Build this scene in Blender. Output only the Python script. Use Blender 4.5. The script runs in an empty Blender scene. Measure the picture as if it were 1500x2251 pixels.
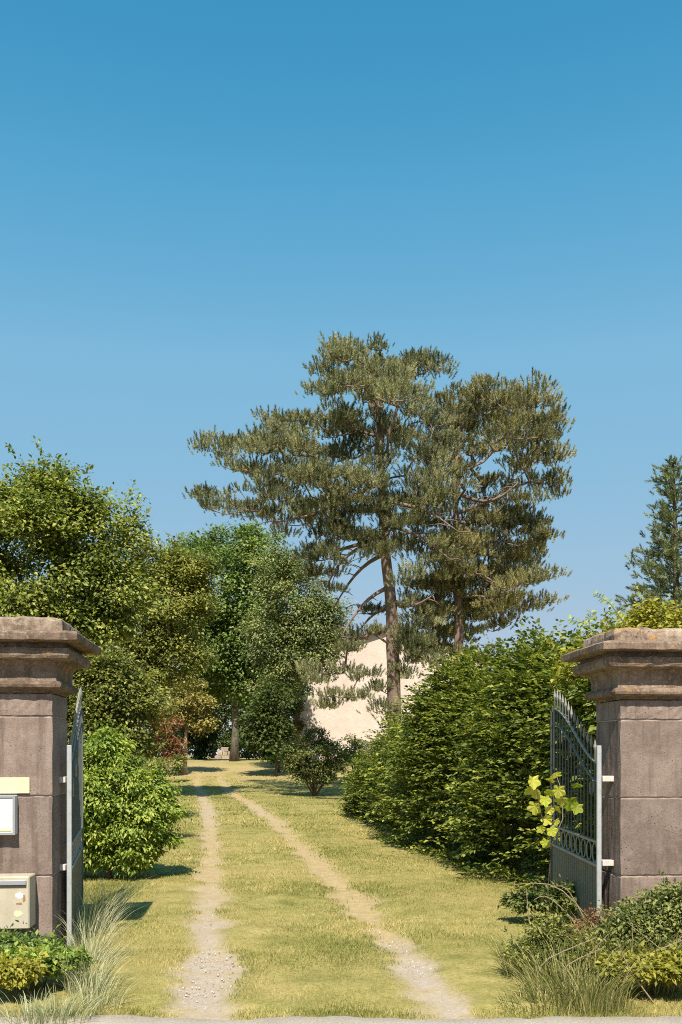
import bpy, math, random
import numpy as np
from mathutils import Vector

R = math.radians
rng = np.random.default_rng(7)
random.seed(7)
sc = bpy.context.scene
COL = sc.collection

# ------------------------------------------------------------------ camera, sky, sun, exposure
F, HOR, EYE = 2000.0, 1660.0, 1.6
cam = bpy.data.cameras.new('camera')
cam.sensor_fit = 'HORIZONTAL'; cam.sensor_width = 36.0
cam.lens = 36.0 * F / 1500.0
cam.shift_y = (HOR - 1125.5) / 1500.0
cam.clip_start = 0.05; cam.clip_end = 3000
camo = bpy.data.objects.new('camera', cam); COL.objects.link(camo)
camo.location = (0, 0, EYE); camo.rotation_euler = (R(90), 0, 0)
sc.camera = camo

SUN_EL, SUN_AZ = 52.0, 1.5            # height; how far to the left of straight behind the camera
world = bpy.data.worlds.new('World'); sc.world = world; world.use_nodes = True
wn = world.node_tree.nodes; wl = world.node_tree.links
sky = wn.new('ShaderNodeTexSky'); sky.sky_type = 'NISHITA'; sky.sun_disc = False
sky.sun_elevation = R(SUN_EL); sky.sun_rotation = R(180 + SUN_AZ)
sky.altitude = 300; sky.air_density = 1.0; sky.dust_density = 0.3; sky.ozone_density = 1.0
# one even colour grade of the whole sky (the photograph's saturated cyan-blue print), driven by the sky's own brightness
sep = wn.new('ShaderNodeSeparateColor'); wl.new(sky.outputs[0], sep.inputs[0])
dv = wn.new('ShaderNodeMath'); dv.operation = 'DIVIDE'; dv.inputs[1].default_value = 12.0; wl.new(sep.outputs[0], dv.inputs[0])
rp = wn.new('ShaderNodeValToRGB'); wl.new(dv.outputs[0], rp.inputs[0]); el = rp.color_ramp.elements
for k_, (p_, c_) in enumerate(((.80, (.26, 1.72, 3.20)), (.90, (.38, 1.95, 3.48)), (1.03, (.62, 2.35, 3.90)), (1.38, (1.30, 2.95, 4.35)), (2.7, (2.05, 3.30, 4.40)), (6.0, (3.4, 3.7, 4.3)), (12.0, (6.6, 6.2, 6.0)))):
    e_ = el[k_] if k_ < 2 else el.new(p_ / 12.0)
    e_.position = p_ / 12.0; e_.color = tuple(v_ / 8.0 for v_ in c_) + (1,)
vm = wn.new('ShaderNodeVectorMath'); vm.operation = 'SCALE'; vm.inputs['Scale'].default_value = 8.0; wl.new(rp.outputs[0], vm.inputs[0])
wl.new(vm.outputs[0], wn['Background'].inputs[0]); wn['Background'].inputs[1].default_value = 0.096
sun = bpy.data.lights.new('sun', 'SUN'); sun.energy = 5.0; sun.angle = R(0.55); sun.color = (1.0, 0.90, 0.74)
suno = bpy.data.objects.new('sun', sun); COL.objects.link(suno)
sdir = Vector((-math.sin(R(SUN_AZ)) * math.cos(R(SUN_EL)), -math.cos(R(SUN_AZ)) * math.cos(R(SUN_EL)), math.sin(R(SUN_EL))))
suno.rotation_euler = sdir.to_track_quat('Z', 'Y').to_euler(); suno.location = (0, -5, 30)
sc.view_settings.view_transform = 'Standard'; sc.view_settings.look = 'None'
sc.view_settings.gamma = 1; sc.view_settings.exposure = 0.76
sc.render.engine = 'CYCLES'
sc.cycles.filter_width = 1.05; sc.cycles.use_denoising = False
sc.cycles.max_bounces = 8; sc.cycles.transparent_max_bounces = 8

# ------------------------------------------------------------------ helpers
def at(px, py, d):
    return np.array([(px - 750.0) / F * d, d, EYE - (py - HOR) / F * d])

def smooth(a, b, x):
    t = np.clip((x - a) / (b - a), 0, 1); return t * t * (3 - 2 * t)

def ground_z(x, y):
    return 1.3 * smooth(34, 58, np.asarray(y, float))

def tag(o, label=None, cat=None, group=None, kind=None):
    if label: o['label'] = label
    if cat: o['category'] = cat
    if group: o['group'] = group
    if kind: o['kind'] = kind
    return o

def empty(name, loc, rz=0.0, **kw):
    o = bpy.data.objects.new(name, None); COL.objects.link(o)
    o.empty_display_size = 0.2
    o.location = tuple(float(v) for v in loc); o.rotation_euler = (0, 0, rz)
    return tag(o, **kw)

def link(name, me, mat, parent=None, loc=(0, 0, 0), **kw):
    o = bpy.data.objects.new(name, me); COL.objects.link(o)
    if mat is not None and not me.materials: me.materials.append(mat)
    if parent is not None: o.parent = parent
    o.location = tuple(float(v) for v in loc)
    return tag(o, **kw)

def mesh_np(name, V, faces, tint=None, smooth_=False):
    """V (n,3); faces (m,k) array of one k; tint per vertex."""
    V = np.asarray(V, np.float32); faces = np.asarray(faces, np.int32)
    me = bpy.data.meshes.new(name)
    m, k = faces.shape
    me.vertices.add(len(V)); me.vertices.foreach_set('co', V.ravel())
    me.loops.add(m * k); me.loops.foreach_set('vertex_index', faces.ravel())
    me.polygons.add(m); me.polygons.foreach_set('loop_start', np.arange(0, m * k, k, dtype=np.int32))
    if smooth_: me.polygons.foreach_set('use_smooth', np.ones(m, bool))
    if tint is not None:
        a = me.attributes.new('tint', 'FLOAT', 'POINT'); a.data.foreach_set('value', np.asarray(tint, np.float32))
    me.update(calc_edges=True); me.validate()
    return me

class MB:
    def __init__(self): self.v = []; self.f = []
    def add(self, v, f):
        n = len(self.v); self.v += [tuple(map(float, p)) for p in v]; self.f += [tuple(i + n for i in q) for q in f]; return self
    def box(self, x0, x1, y0, y1, z0, z1, b=0.0):
        if b <= 0:
            v = [(x, y, z) for z in (z0, z1) for y in (y0, y1) for x in (x0, x1)]
            return self.add(v, [(0, 2, 3, 1), (4, 5, 7, 6), (0, 1, 5, 4), (2, 6, 7, 3), (0, 4, 6, 2), (1, 3, 7, 5)])
        rings = [(z0, b), (z0 + b, 0), (z1 - b, 0), (z1, b)]
        v = []
        for z, i in rings:
            xa, xb, ya, yb = x0 + i, x1 - i, y0 + i, y1 - i
            c = b if i == 0 else b * .5
            v += [(xa + c, ya, z), (xb - c, ya, z), (xb, ya + c, z), (xb, yb - c, z), (xb - c, yb, z), (xa + c, yb, z), (xa, yb - c, z), (xa, ya + c, z)]
        f = [tuple(range(7, -1, -1)), tuple(range(24, 32))]
        for r in range(3):
            for k in range(8):
                f.append((r * 8 + k, r * 8 + (k + 1) % 8, r * 8 + 8 + (k + 1) % 8, r * 8 + 8 + k))
        return self.add(v, f)
    def tube(self, pts, radii, n=6, caps=True):
        pts = [Vector(p) for p in pts]; L = len(pts)
        if not hasattr(radii, '__len__'): radii = [radii] * L
        ref = None; v = []
        for i, p in enumerate(pts):
            t = (pts[min(i + 1, L - 1)] - pts[max(i - 1, 0)])
            if t.length < 1e-9: t = Vector((0, 0, 1))
            t.normalize()
            if ref is None: ref = Vector((1, 0, 0)) if abs(t.x) < .8 else Vector((0, 1, 0))
            a = ref - t * ref.dot(t); a.normalize(); b = t.cross(a); ref = a
            for k in range(n):
                an = 2 * math.pi * (k + .5) / n
                v.append(p + (a * math.cos(an) + b * math.sin(an)) * radii[i])
        f = [(i * n + k, i * n + (k + 1) % n, (i + 1) * n + (k + 1) % n, (i + 1) * n + k) for i in range(L - 1) for k in range(n)]
        if caps: f += [tuple(range(n - 1, -1, -1)), tuple(range((L - 1) * n, L * n))]
        return self.add(v, f)
    def mesh(self, name, smooth_=False):
        me = bpy.data.meshes.new(name); me.from_pydata(self.v, [], self.f); me.update()
        if smooth_: me.polygons.foreach_set('use_smooth', [True] * len(me.polygons))
        return me
    def build(self, name, mat, parent=None, loc=(0, 0, 0), smooth_=False, **kw):
        return link(name, self.mesh(name, smooth_), mat, parent, loc, **kw)

# ------------------------------------------------------------------ materials
def new_mat(name):
    m = bpy.data.materials.new(name); m.use_nodes = True
    nt = m.node_tree; b = nt.nodes['Principled BSDF']; return m, nt, b

def N(nt, t, **kw):
    n = nt.nodes.new(t)
    for k, v in kw.items():
        if k.startswith('in_'):
            key = k[3:]; key = int(key) if key.isdigit() else key
            n.inputs[key].default_value = v
        else: setattr(n, k, v)
    return n

def ramp(nt, fac, stops):
    r = nt.nodes.new('ShaderNodeValToRGB'); e = r.color_ramp.elements
    while len(e) < len(stops): e.new(0.5)
    for i, (p, c) in enumerate(stops):
        e[i].position = p; e[i].color = (*c, 1) if len(c) == 3 else c
    nt.links.new(fac, r.inputs[0]); return r.outputs[0]

def noise(nt, scale, detail=4, rough=.55, coord='Object', dist=0.0, vec=None):
    t = nt.nodes.new('ShaderNodeTexNoise'); t.inputs['Scale'].default_value = scale
    t.inputs['Detail'].default_value = detail; t.inputs['Roughness'].default_value = rough
    t.inputs['Distortion'].default_value = dist
    if vec is None:
        c = nt.nodes.new('ShaderNodeTexCoord'); vec = c.outputs[coord]
    nt.links.new(vec, t.inputs['Vector']); return t.outputs['Fac']

def mix(nt, fac, a, b, mode='MIX'):
    m = nt.nodes.new('ShaderNodeMix'); m.data_type = 'RGBA'; m.blend_type = mode
    for sock, v in ((m.inputs[0], fac), (m.inputs[6], a), (m.inputs[7], b)):
        if hasattr(v, 'node'): nt.links.new(v, sock)
        elif isinstance(v, (int, float)): sock.default_value = v
        else: sock.default_value = (*v, 1)
    return m.outputs[2]

def bump(nt, b, h, strength, dist):
    n = nt.nodes.new('ShaderNodeBump'); n.inputs['Strength'].default_value = strength; n.inputs['Distance'].default_value = dist
    nt.links.new(h, n.inputs['Height']); nt.links.new(n.outputs[0], b.inputs['Normal'])

def leaf_mat(name, c0, c1, c2, trans=.42, rough=.5, spec=.35):
    m, nt, b = new_mat(name)
    a = N(nt, 'ShaderNodeAttribute', attribute_name='tint')
    col = ramp(nt, a.outputs['Fac'], [(0.0, c0), (0.5, c1), (1.0, c2)])
    nt.links.new(col, b.inputs['Base Color']); b.inputs['Roughness'].default_value = rough
    b.inputs['Specular IOR Level'].default_value = spec
    tr = N(nt, 'ShaderNodeBsdfTranslucent')
    tc = mix(nt, 1.0, col, (1.0, 1.0, .45), 'MULTIPLY'); nt.links.new(tc, tr.inputs[0])
    ms = N(nt, 'ShaderNodeMixShader'); ms.inputs[0].default_value = trans
    nt.links.new(b.outputs[0], ms.inputs[1]); nt.links.new(tr.outputs[0], ms.inputs[2])
    nt.links.new(ms.outputs[0], nt.nodes['Material Output'].inputs['Surface'])
    return m

def wood_mat(name, c0, c1, scale=6.0):
    m, nt, b = new_mat(name)
    co = N(nt, 'ShaderNodeTexCoord'); mp = N(nt, 'ShaderNodeMapping'); mp.inputs['Scale'].default_value = (1, 1, .25)
    nt.links.new(co.outputs['Object'], mp.inputs[0])
    n1 = noise(nt, scale, 6, .65, vec=mp.outputs[0])
    col = ramp(nt, n1, [(.3, c0), (.7, c1)])
    nt.links.new(col, b.inputs['Base Color']); b.inputs['Roughness'].default_value = .9
    bump(nt, b, n1, .8, .05); return m

def stone_mat(name, base, dark, pale, lichen=0.0, pits=.5):
    m, nt, b = new_mat(name)
    oi = N(nt, 'ShaderNodeObjectInfo')
    co = N(nt, 'ShaderNodeTexCoord')
    off = N(nt, 'ShaderNodeVectorMath', operation='ADD')
    sc_ = N(nt, 'ShaderNodeVectorMath', operation='SCALE'); sc_.inputs['Scale'].default_value = 9.0
    cmb = N(nt, 'ShaderNodeCombineXYZ')
    for i in range(3): nt.links.new(oi.outputs['Random'], cmb.inputs[i])
    nt.links.new(cmb.outputs[0], sc_.inputs[0]); nt.links.new(co.outputs['Object'], off.inputs[0]); nt.links.new(sc_.outputs[0], off.inputs[1])
    v = off.outputs[0]
    big = noise(nt, 3.2, 5, .6, vec=v); mid = noise(nt, 16, 5, .65, vec=v); fine = noise(nt, 110, 3, .6, vec=v)
    c = ramp(nt, big, [(.34, dark), (.52, base), (.70, pale)])
    c = mix(nt, ramp(nt, mid, [(.42, (0, 0, 0)), (.72, (.55, .55, .55))]), c, pale)
    c = mix(nt, ramp(nt, fine, [(.36, (.40, .40, .40)), (.52, (0, 0, 0))]), c, tuple(.5 * x for x in dark))
    vo = N(nt, 'ShaderNodeTexVoronoi'); vo.inputs['Scale'].default_value = 34; nt.links.new(v, vo.inputs['Vector'])
    gate_ = ramp(nt, noise(nt, 4.5, 2, .5, vec=v), [(.52, (0, 0, 0)), (.62, (1, 1, 1))])
    pit = ramp(nt, vo.outputs['Distance'], [(.10, (1, 1, 1)), (.22, (0, 0, 0))])
    pm = mix(nt, 1.0, pit, gate_, 'MULTIPLY')
    pm = mix(nt, 1.0, pm, (pits, pits, pits), 'MULTIPLY')
    c = mix(nt, pm, c, (.035, .026, .02))
    mp = N(nt, 'ShaderNodeMapping'); mp.inputs['Scale'].default_value = (14, 14, .8); nt.links.new(v, mp.inputs[0])
    st = ramp(nt, noise(nt, 1.0, 4, .6, vec=mp.outputs[0]), [(.50, (0, 0, 0)), (.72, (.7, .7, .7))])
    c = mix(nt, st, c, tuple(.5 * x for x in dark))
    bl = ramp(nt, noise(nt, 9, 6, .75, vec=v), [(.56, (0, 0, 0)), (.70, (.45, .45, .45))])
    c = mix(nt, bl, c, tuple(1.25 * x for x in pale))
    if lichen > 0:
        lg = ramp(nt, noise(nt, 34, 5, .75, vec=v), [(.54, (0, 0, 0)), (.66, (.55, .55, .55))])
        c = mix(nt, lg, c, (.40, .345, .28))
        lo = ramp(nt, noise(nt, 5.0, 5, .7, vec=v), [(.58, (0, 0, 0)), (.66, (lichen, lichen, lichen))])
        c = mix(nt, lo, c, (.33, .17, .04))
    r_ = N(nt, 'ShaderNodeMapRange'); nt.links.new(oi.outputs['Random'], r_.inputs[0]); r_.inputs[3].default_value = .80; r_.inputs[4].default_value = 1.16
    hs = N(nt, 'ShaderNodeHueSaturation'); nt.links.new(c, hs.inputs['Color']); nt.links.new(r_.outputs[0], hs.inputs['Value'])
    nt.links.new(hs.outputs[0], b.inputs['Base Color']); b.inputs['Roughness'].default_value = .92
    b.inputs['Specular IOR Level'].default_value = .2
    h = mix(nt, .5, mix(nt, .35, mid, fine), pm, 'SUBTRACT')
    bump(nt, b, h, .7, .012); return m

def paint_mat(name, c, dirt, rough=.45, metal=0.0, amt=.5, scale=14):
    m, nt, b = new_mat(name)
    n1 = noise(nt, scale, 6, .7)
    col = mix(nt, ramp(nt, n1, [(.48, (0, 0, 0)), (.75, (amt, amt, amt))]), c, dirt)
    nt.links.new(col, b.inputs['Base Color']); b.inputs['Roughness'].default_value = rough; b.inputs['Metallic'].default_value = metal
    bump(nt, b, n1, .15, .004); return m

M = {}
M['stone'] = stone_mat('volcanic_stone', (.222, .170, .150), (.172, .128, .110), (.285, .228, .204), pits=.75)
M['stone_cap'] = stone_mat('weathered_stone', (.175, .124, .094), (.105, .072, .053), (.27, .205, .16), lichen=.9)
M['stone_top'] = stone_mat('lichened_stone', (.22, .16, .12), (.10, .07, .05), (.42, .35, .29), lichen=1.0, pits=.9)
M['mortar'] = paint_mat('lime_mortar', (.44, .35, .29), (.30, .23, .18), .95)
M['steel'] = paint_mat('galvanised_steel', (.46, .49, .52), (.25, .24, .22), .42, .35)
M['gate_paint'] = paint_mat('grey_green_gate_paint', (.105, .122, .115), (.05, .045, .035), .6, .1)
M['gate_steel'] = paint_mat('weathered_gate_steel', (.27, .272, .255), (.13, .105, .075), .55, .2, .8)
M['hinge'] = paint_mat('pale_hinge_paint', (.58, .53, .50), (.30, .22, .16), .6)
M['cream'] = paint_mat('aged_cream_paint', (.43, .39, .31), (.30, .245, .165), .5, 0, .55, 9)
M['plate'] = paint_mat('pale_yellow_enamel', (.58, .56, .37), (.42, .39, .26), .45, 0, .35)
M['white'] = paint_mat('white_plastic', (.50, .54, .58), (.4, .42, .45), .4, 0, .3)
M['grey_metal'] = paint_mat('brushed_grey_metal', (.42, .43, .47), (.3, .3, .32), .4, .6, .3)
M['dark'] = paint_mat('dark_metal', (.03, .028, .025), (.06, .045, .03), .6)
M['rust'] = paint_mat('rust_stain', (.27, .13, .05), (.42, .36, .24), .9, 0, .7, 60)
M['sticker'] = paint_mat('torn_sticker', (.66, .62, .66), (.5, .42, .36), .7, 0, .6, 50)
M['bark'] = wood_mat('grey_bark', (.06, .05, .04), (.17, .14, .11))
M['bark_pine'] = wood_mat('pine_bark', (.10, .066, .052), (.27, .19, .155), 5)
M['bark_pale'] = wood_mat('pale_bark', (.26, .20, .13), (.42, .34, .24))
M['twig'] = wood_mat('brown_twig', (.055, .04, .028), (.14, .10, .07), 20)
M['stem'] = wood_mat('dry_stem', (.22, .17, .10), (.36, .29, .18), 20)

# leaf colours: dark green, main green, pale young green of the leaf itself
M['l_bright'] = leaf_mat('bright_green_leaf', (.07, .12, .02), (.215, .31, .05), (.46, .52, .11), .42)
M['l_olive'] = leaf_mat('olive_leaf', (.057, .075, .018), (.18, .21, .046), (.42, .41, .11), .42)
M['l_apple'] = leaf_mat('apple_leaf', (.05, .075, .016), (.17, .22, .042), (.42, .44, .11), .42)
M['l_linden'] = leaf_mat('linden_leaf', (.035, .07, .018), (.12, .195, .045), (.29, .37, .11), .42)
M['l_hedge'] = leaf_mat('hornbeam_leaf', (.045, .068, .014), (.165, .215, .042), (.42, .44, .095), .42)
M['l_dark'] = leaf_mat('dark_green_leaf', (0.043, 0.067, 0.017), (0.073, 0.110, 0.027), (0.134, 0.171, 0.043))
M['l_red'] = leaf_mat('red_brown_leaf', (0.122, 0.055, 0.034), (0.232, 0.104, 0.055), (0.366, 0.207, 0.085))
M['l_ochre'] = leaf_mat('ochre_leaf', (.15, .125, .035), (.27, .235, .065), (.42, .38, .12), .4)
M['l_yellow'] = leaf_mat('yellow_green_leaf', (0.207, 0.207, 0.037), (0.342, 0.329, 0.049), (0.488, 0.451, 0.085))
M['l_vine'] = leaf_mat('vine_leaf', (.20, .29, .03), (.52, .54, .07), (.70, .66, .14), .45)
M['l_shrub'] = leaf_mat('shrub_leaf', (.04, .06, .018), (.13, .17, .045), (.30, .32, .10), .42)
M['l_grey'] = leaf_mat('grey_olive_leaf', (.05, .075, .028), (.185, .228, .085), (.40, .43, .17), .4)
M['needle'] = leaf_mat('pine_needle', (.055, .068, .034), (.175, .190, .098), (.42, .41, .225), .3, .5, .3)
M['needle_brown'] = leaf_mat('pine_needle_bronze', (.055, .065, .030), (.178, .180, .084), (.43, .385, .18), .3, .5, .3)
M['needle_blue'] = leaf_mat('fir_needle', (.055, .075, .034), (.15, .185, .085), (.34, .37, .18), .3)
M['blade'] = leaf_mat('lawn_blade', (.15, .18, .04), (.37, .335, .115), (.58, .49, .24), .3, .6, .2)
M['blade_pale'] = leaf_mat('pale_blade', (.22, .26, .12), (.40, .42, .25), (.58, .55, .38), .3, .6)
M['blade_dry'] = leaf_mat('dry_blade', (.09, .13, .03), (.24, .245, .075), (.52, .44, .21), .3, .6)

# ------------------------------------------------------------------ ground, tracks, pavement
TL = np.array([(5.0, -.80), (7.3, -1.07), (11, -1.59), (16.8, -2.38), (26.7, -3.94), (36, -5.5), (42, -6.7), (48, -7.4), (60, -8.2)])
TR = np.array([(5.0, .80), (7.2, .54), (10.3, .10), (14.5, -.52), (22.9, -1.75), (32, -3.35), (40, -5.1), (48, -6.6), (60, -7.6)])

def vnoise(x, y, s, seed=0):
    """smooth value noise, vectorised"""
    x = np.asarray(x) * s; y = np.asarray(y) * s
    xi = np.floor(x).astype(np.int64); yi = np.floor(y).astype(np.int64); xf = x - xi; yf = y - yi
    def h(a, b):
        n = (a * 374761393 + b * 668265263 + seed * 1442695) & 0x7fffffff
        n = ((n ^ (n >> 13)) * 1274126177) & 0x7fffffff
        return ((n ^ (n >> 16)) & 0xffff) / 65535.0
    u = xf * xf * (3 - 2 * xf); w = yf * yf * (3 - 2 * yf)
    return (h(xi, yi) * (1 - u) + h(xi + 1, yi) * u) * (1 - w) + (h(xi, yi + 1) * (1 - u) + h(xi + 1, yi + 1) * u) * w

def track_w(x, y):
    """(bare earth, gravel) amount 0..1 along the two wheel tracks"""
    xl = np.interp(y, TL[:, 0], TL[:, 1]); xr = np.interp(y, TR[:, 0], TR[:, 1])
    wob = (vnoise(x, y, 2.2, 3) - .5) * .22 + (vnoise(x, y, 7, 4) - .5) * .14
    wl_ = np.interp(y, [5, 8, 14, 30, 60], [.18, .15, .14, .19, .26])
    wr_ = np.interp(y, [5, 8, 10, 14, 30, 60], [.12, .12, .17, .18, .19, .28])
    dl = np.abs(x - xl) + wob; dr = np.abs(x - xr) + wob
    tl = 1 - smooth(wl_ * .2, wl_ * 1.9, dl); tr = 1 - smooth(wr_ * .2, wr_ * 1.9, dr)
    t = np.maximum(tl, tr) * np.interp(y, [40, 58], [1, .35])
    g = tl * np.interp(y, [5, 8.2, 10, 12, 18, 24, 32, 40], [1, .95, .5, .15, .2, .55, .5, 0]) + tr * np.interp(y, [5.0, 6.2, 7.4, 8.2, 20, 26, 34], [.8, 1, .9, .05, .1, .4, 0])
    g = g * smooth(.25, .6, vnoise(x, y, 5, 9) * .6 + .4 * vnoise(x, y, 16, 5) + .18)
    far = .65 * smooth(38, 47, y) * smooth(.25, .6, vnoise(x, y, .5, 8) * .6 + vnoise(x, y, 2, 7) * .4 + .1) * smooth(-11, -8, x)
    return np.clip(np.maximum(t, far), 0, 1), np.clip(g, 0, 1)

def make_ground():
    ys = np.concatenate([[-60, -20, -5, 2, 4], np.arange(5, 12, .07), np.arange(12, 26, .16), np.arange(26, 62, .4), [66, 72, 80, 95, 120, 160, 240, 400, 800, 1500]])
    xs = np.concatenate([[-900, -300, -120, -60, -40, -28, -20, -15], np.arange(-11, 4.5, .08), [5, 6, 8, 11, 15, 20, 28, 40, 60, 120, 300, 900]])
    X, Y = np.meshgrid(xs, ys)
    t, g = track_w(X, Y)
    near = (np.abs(X + 3) < 9) & (Y > 4.9) & (Y < 62)
    Z = ground_z(X, Y) + np.where(near, (vnoise(X, Y, 1.1, 1) - .5) * .035 + (vnoise(X, Y, 6, 2) - .5) * .012 - .03 * t, 0)
    Z = np.where(Y < 5.75, np.minimum(Z, -.012), Z)
    ny, nx = X.shape
    V = np.stack([X, Y, Z], -1).reshape(-1, 3)
    i = np.arange(ny * nx).reshape(ny, nx)
    Fc = np.stack([i[:-1, :-1], i[:-1, 1:], i[1:, 1:], i[1:, :-1]], -1).reshape(-1, 4)
    me = mesh_np('ground', V, Fc, None, True)
    for nm, arr in (('bare', t), ('gravel', g)):
        a = me.attributes.new(nm, 'FLOAT', 'POINT'); a.data.foreach_set('value', arr.astype(np.float32).ravel())
    m, nt, b = new_mat('mown_lawn')
    n_big = noise(nt, .55, 4, .6); n_mid = noise(nt, 3.0, 5, .65); n_f = noise(nt, 30, 5, .75); n_s = noise(nt, 9, 4, .7)
    grass = ramp(nt, n_mid, [(.30, (.15, .155, .045)), (.52, (.27, .24, .08)), (.75, (.39, .32, .14))])
    grass = mix(nt, ramp(nt, n_big, [(.40, (0, 0, 0)), (.66, (.6, .6, .6))]), grass, (.34, .265, .11))
    grass = mix(nt, ramp(nt, n_f, [(.34, (.7, .7, .7)), (.52, (0, 0, 0))]), grass, (.12, .115, .035))
    earth = ramp(nt, n_s, [(.3, (.30, .225, .11)), (.7, (.43, .335, .19))])
    earth = mix(nt, ramp(nt, n_f, [(.34, (.6, .6, .6)), (.5, (0, 0, 0))]), earth, (.20, .15, .07))
    vo = N(nt, 'ShaderNodeTexVoronoi'); vo.inputs['Scale'].default_value = 42
    co = N(nt, 'ShaderNodeTexCoord'); nt.links.new(co.outputs['Object'], vo.inputs['Vector'])
    gr = mix(nt, vo.outputs['Color'], (.31, .26, .215), (.40, .35, .305))
    gr = mix(nt, ramp(nt, vo.outputs['Distance'], [(.45, (0, 0, 0)), (.8, (.5, .5, .5))]), gr, (.34, .27, .19))
    ab = N(nt, 'ShaderNodeAttribute', attribute_name='bare'); ag = N(nt, 'ShaderNodeAttribute', attribute_name='gravel')
    c = mix(nt, ab.outputs['Fac'], grass, earth); c = mix(nt, ag.outputs['Fac'], c, gr)
    nt.links.new(c, b.inputs['Base Color']); b.inputs['Roughness'].default_value = .95; b.inputs['Specular IOR Level'].default_value = .1
    bump(nt, b, mix(nt, .3, n_f, vo.outputs['Distance']), .5, .02)
    link('ground', me, m, kind='structure', label='mown dry lawn with two bare wheel tracks')
make_ground()

def make_pavement():
    xs = np.linspace(-14, 14, 700)
    edge = 5.50 + (vnoise(xs, xs * 0, 1.4, 31) - .5) * .10 + (vnoise(xs, xs * 0, 7, 32) - .5) * .06
    rows = [edge, edge - .02, edge * 0 + 5.2, edge * 0 + 4.6, edge * 0 + 4.2]
    V = []; 
    for k, r in enumerate(rows): V.append(np.stack([xs, r, np.full_like(xs, -.004 if k == 0 else .016)], -1))
    n = len(xs); V = np.concatenate(V); F_ = []
    for k in range(4):
        a = np.arange(n - 1) + k * n; F_.append(np.stack([a + n, a + n + 1, a + 1, a], -1))
    me = mesh_np('pavement', V, np.concatenate(F_))
    m, nt, b = new_mat('worn_concrete')
    n1 = noise(nt, 2.2, 5, .6); n2 = noise(nt, 60, 4, .7)
    c = ramp(nt, n1, [(.3, (.38, .32, .26)), (.7, (.52, .45, .385))]); c = mix(nt, ramp(nt, n2, [(.4, (.5, .5, .5)), (.55, (0, 0, 0))]), c, (.22, .18, .15))
    nt.links.new(c, b.inputs['Base Color']); b.inputs['Roughness'].default_value = .9; bump(nt, b, n2, .5, .008)
    link('pavement', me, m, kind='structure', label='worn pale concrete pavement in front of the gate')
make_pavement()
def make_road():
    V = [(-300, 4.05, -.1), (300, 4.05, -.1), (300, -3.5, -.1), (-300, -3.5, -.1)]
    m, nt, b = new_mat('asphalt'); n2 = noise(nt, 90, 4, .7)
    nt.links.new(ramp(nt, n2, [(.3, (.035, .034, .033)), (.7, (.075, .072, .07))]), b.inputs['Base Color']); b.inputs['Roughness'].default_value = .9; bump(nt, b, n2, .5, .008)
    mb = MB().box(-300, 300, -3.5, 4.05, -.3, -.006); mb.build('road', m, kind='structure', label='dark asphalt road running past the gate')
    MB().box(-14, 14, 4.055, 4.195, -.3, .022, .01).build('kerb', M['mortar'], kind='structure', label='pale stone kerb between pavement and road')
make_road()

# ------------------------------------------------------------------ leaf and branch generators
def unit(a):
    return a / np.maximum(np.linalg.norm(a, axis=-1, keepdims=True), 1e-9)

def leaves(P, axis, nrm, size, aspect=.5, fold=.18, tint=None):
    """one folded four-point leaf at every P; returns V, F, tint"""
    n = len(P); a = unit(axis); s = unit(np.cross(a, nrm)); u = np.cross(s, a)
    L = size[:, None] if np.ndim(size) else np.full((n, 1), size)
    w = L * aspect * .5
    V = np.empty((n, 4, 3))
    V[:, 0] = P; V[:, 2] = P + a * L - u * L * .08
    mid = P + a * L * .45 + u * L * fold * .5
    V[:, 1] = mid + s * w; V[:, 3] = mid - s * w
    V[:, 0] -= u * 0; 
    i = np.arange(n)[:, None] * 4
    Fc = np.concatenate([i + np.array([[0, 1, 2]]), i + np.array([[0, 2, 3]])], 0)
    t = np.repeat(tint if tint is not None else rng.random(n), 4)
    return V.reshape(-1, 3), Fc, t

def rdir(n):
    return unit(rng.normal(size=(n, 3)))

def join(parts):
    Vs, Fs, Ts = [], [], []; o = 0
    for v, f, t in parts:
        Vs.append(v); Fs.append(f + o); Ts.append(t); o += len(v)
    return np.concatenate(Vs), np.concatenate(Fs), np.concatenate(Ts)

def ell_points(ells, d, n, dz=None, inner=.35, power=.5):
    """random points in a union of screen-traced ellipsoids standing at distance d (metres)"""
    k = F / d; E = []
    for e in ells:
        c = at(e[0], e[1], d + (e[4] if len(e) > 4 else 0)); rx, rz = e[2] / k, e[3] / k
        E.append((c, np.array([rx, (dz or .9) * (rx + rz) / 2, rz])))
    vol = np.array([np.prod(r) ** .72 for _, r in E]); vol /= vol.sum()
    idx = rng.choice(len(E), n, p=vol)
    q = rdir(n) * (inner + (1 - inner) * rng.random((n, 1)) ** power)
    C = np.array([c for c, _ in E])[idx]; Rr = np.array([r for _, r in E])[idx]
    return C + q * Rr, unit(q / Rr), idx

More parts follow.
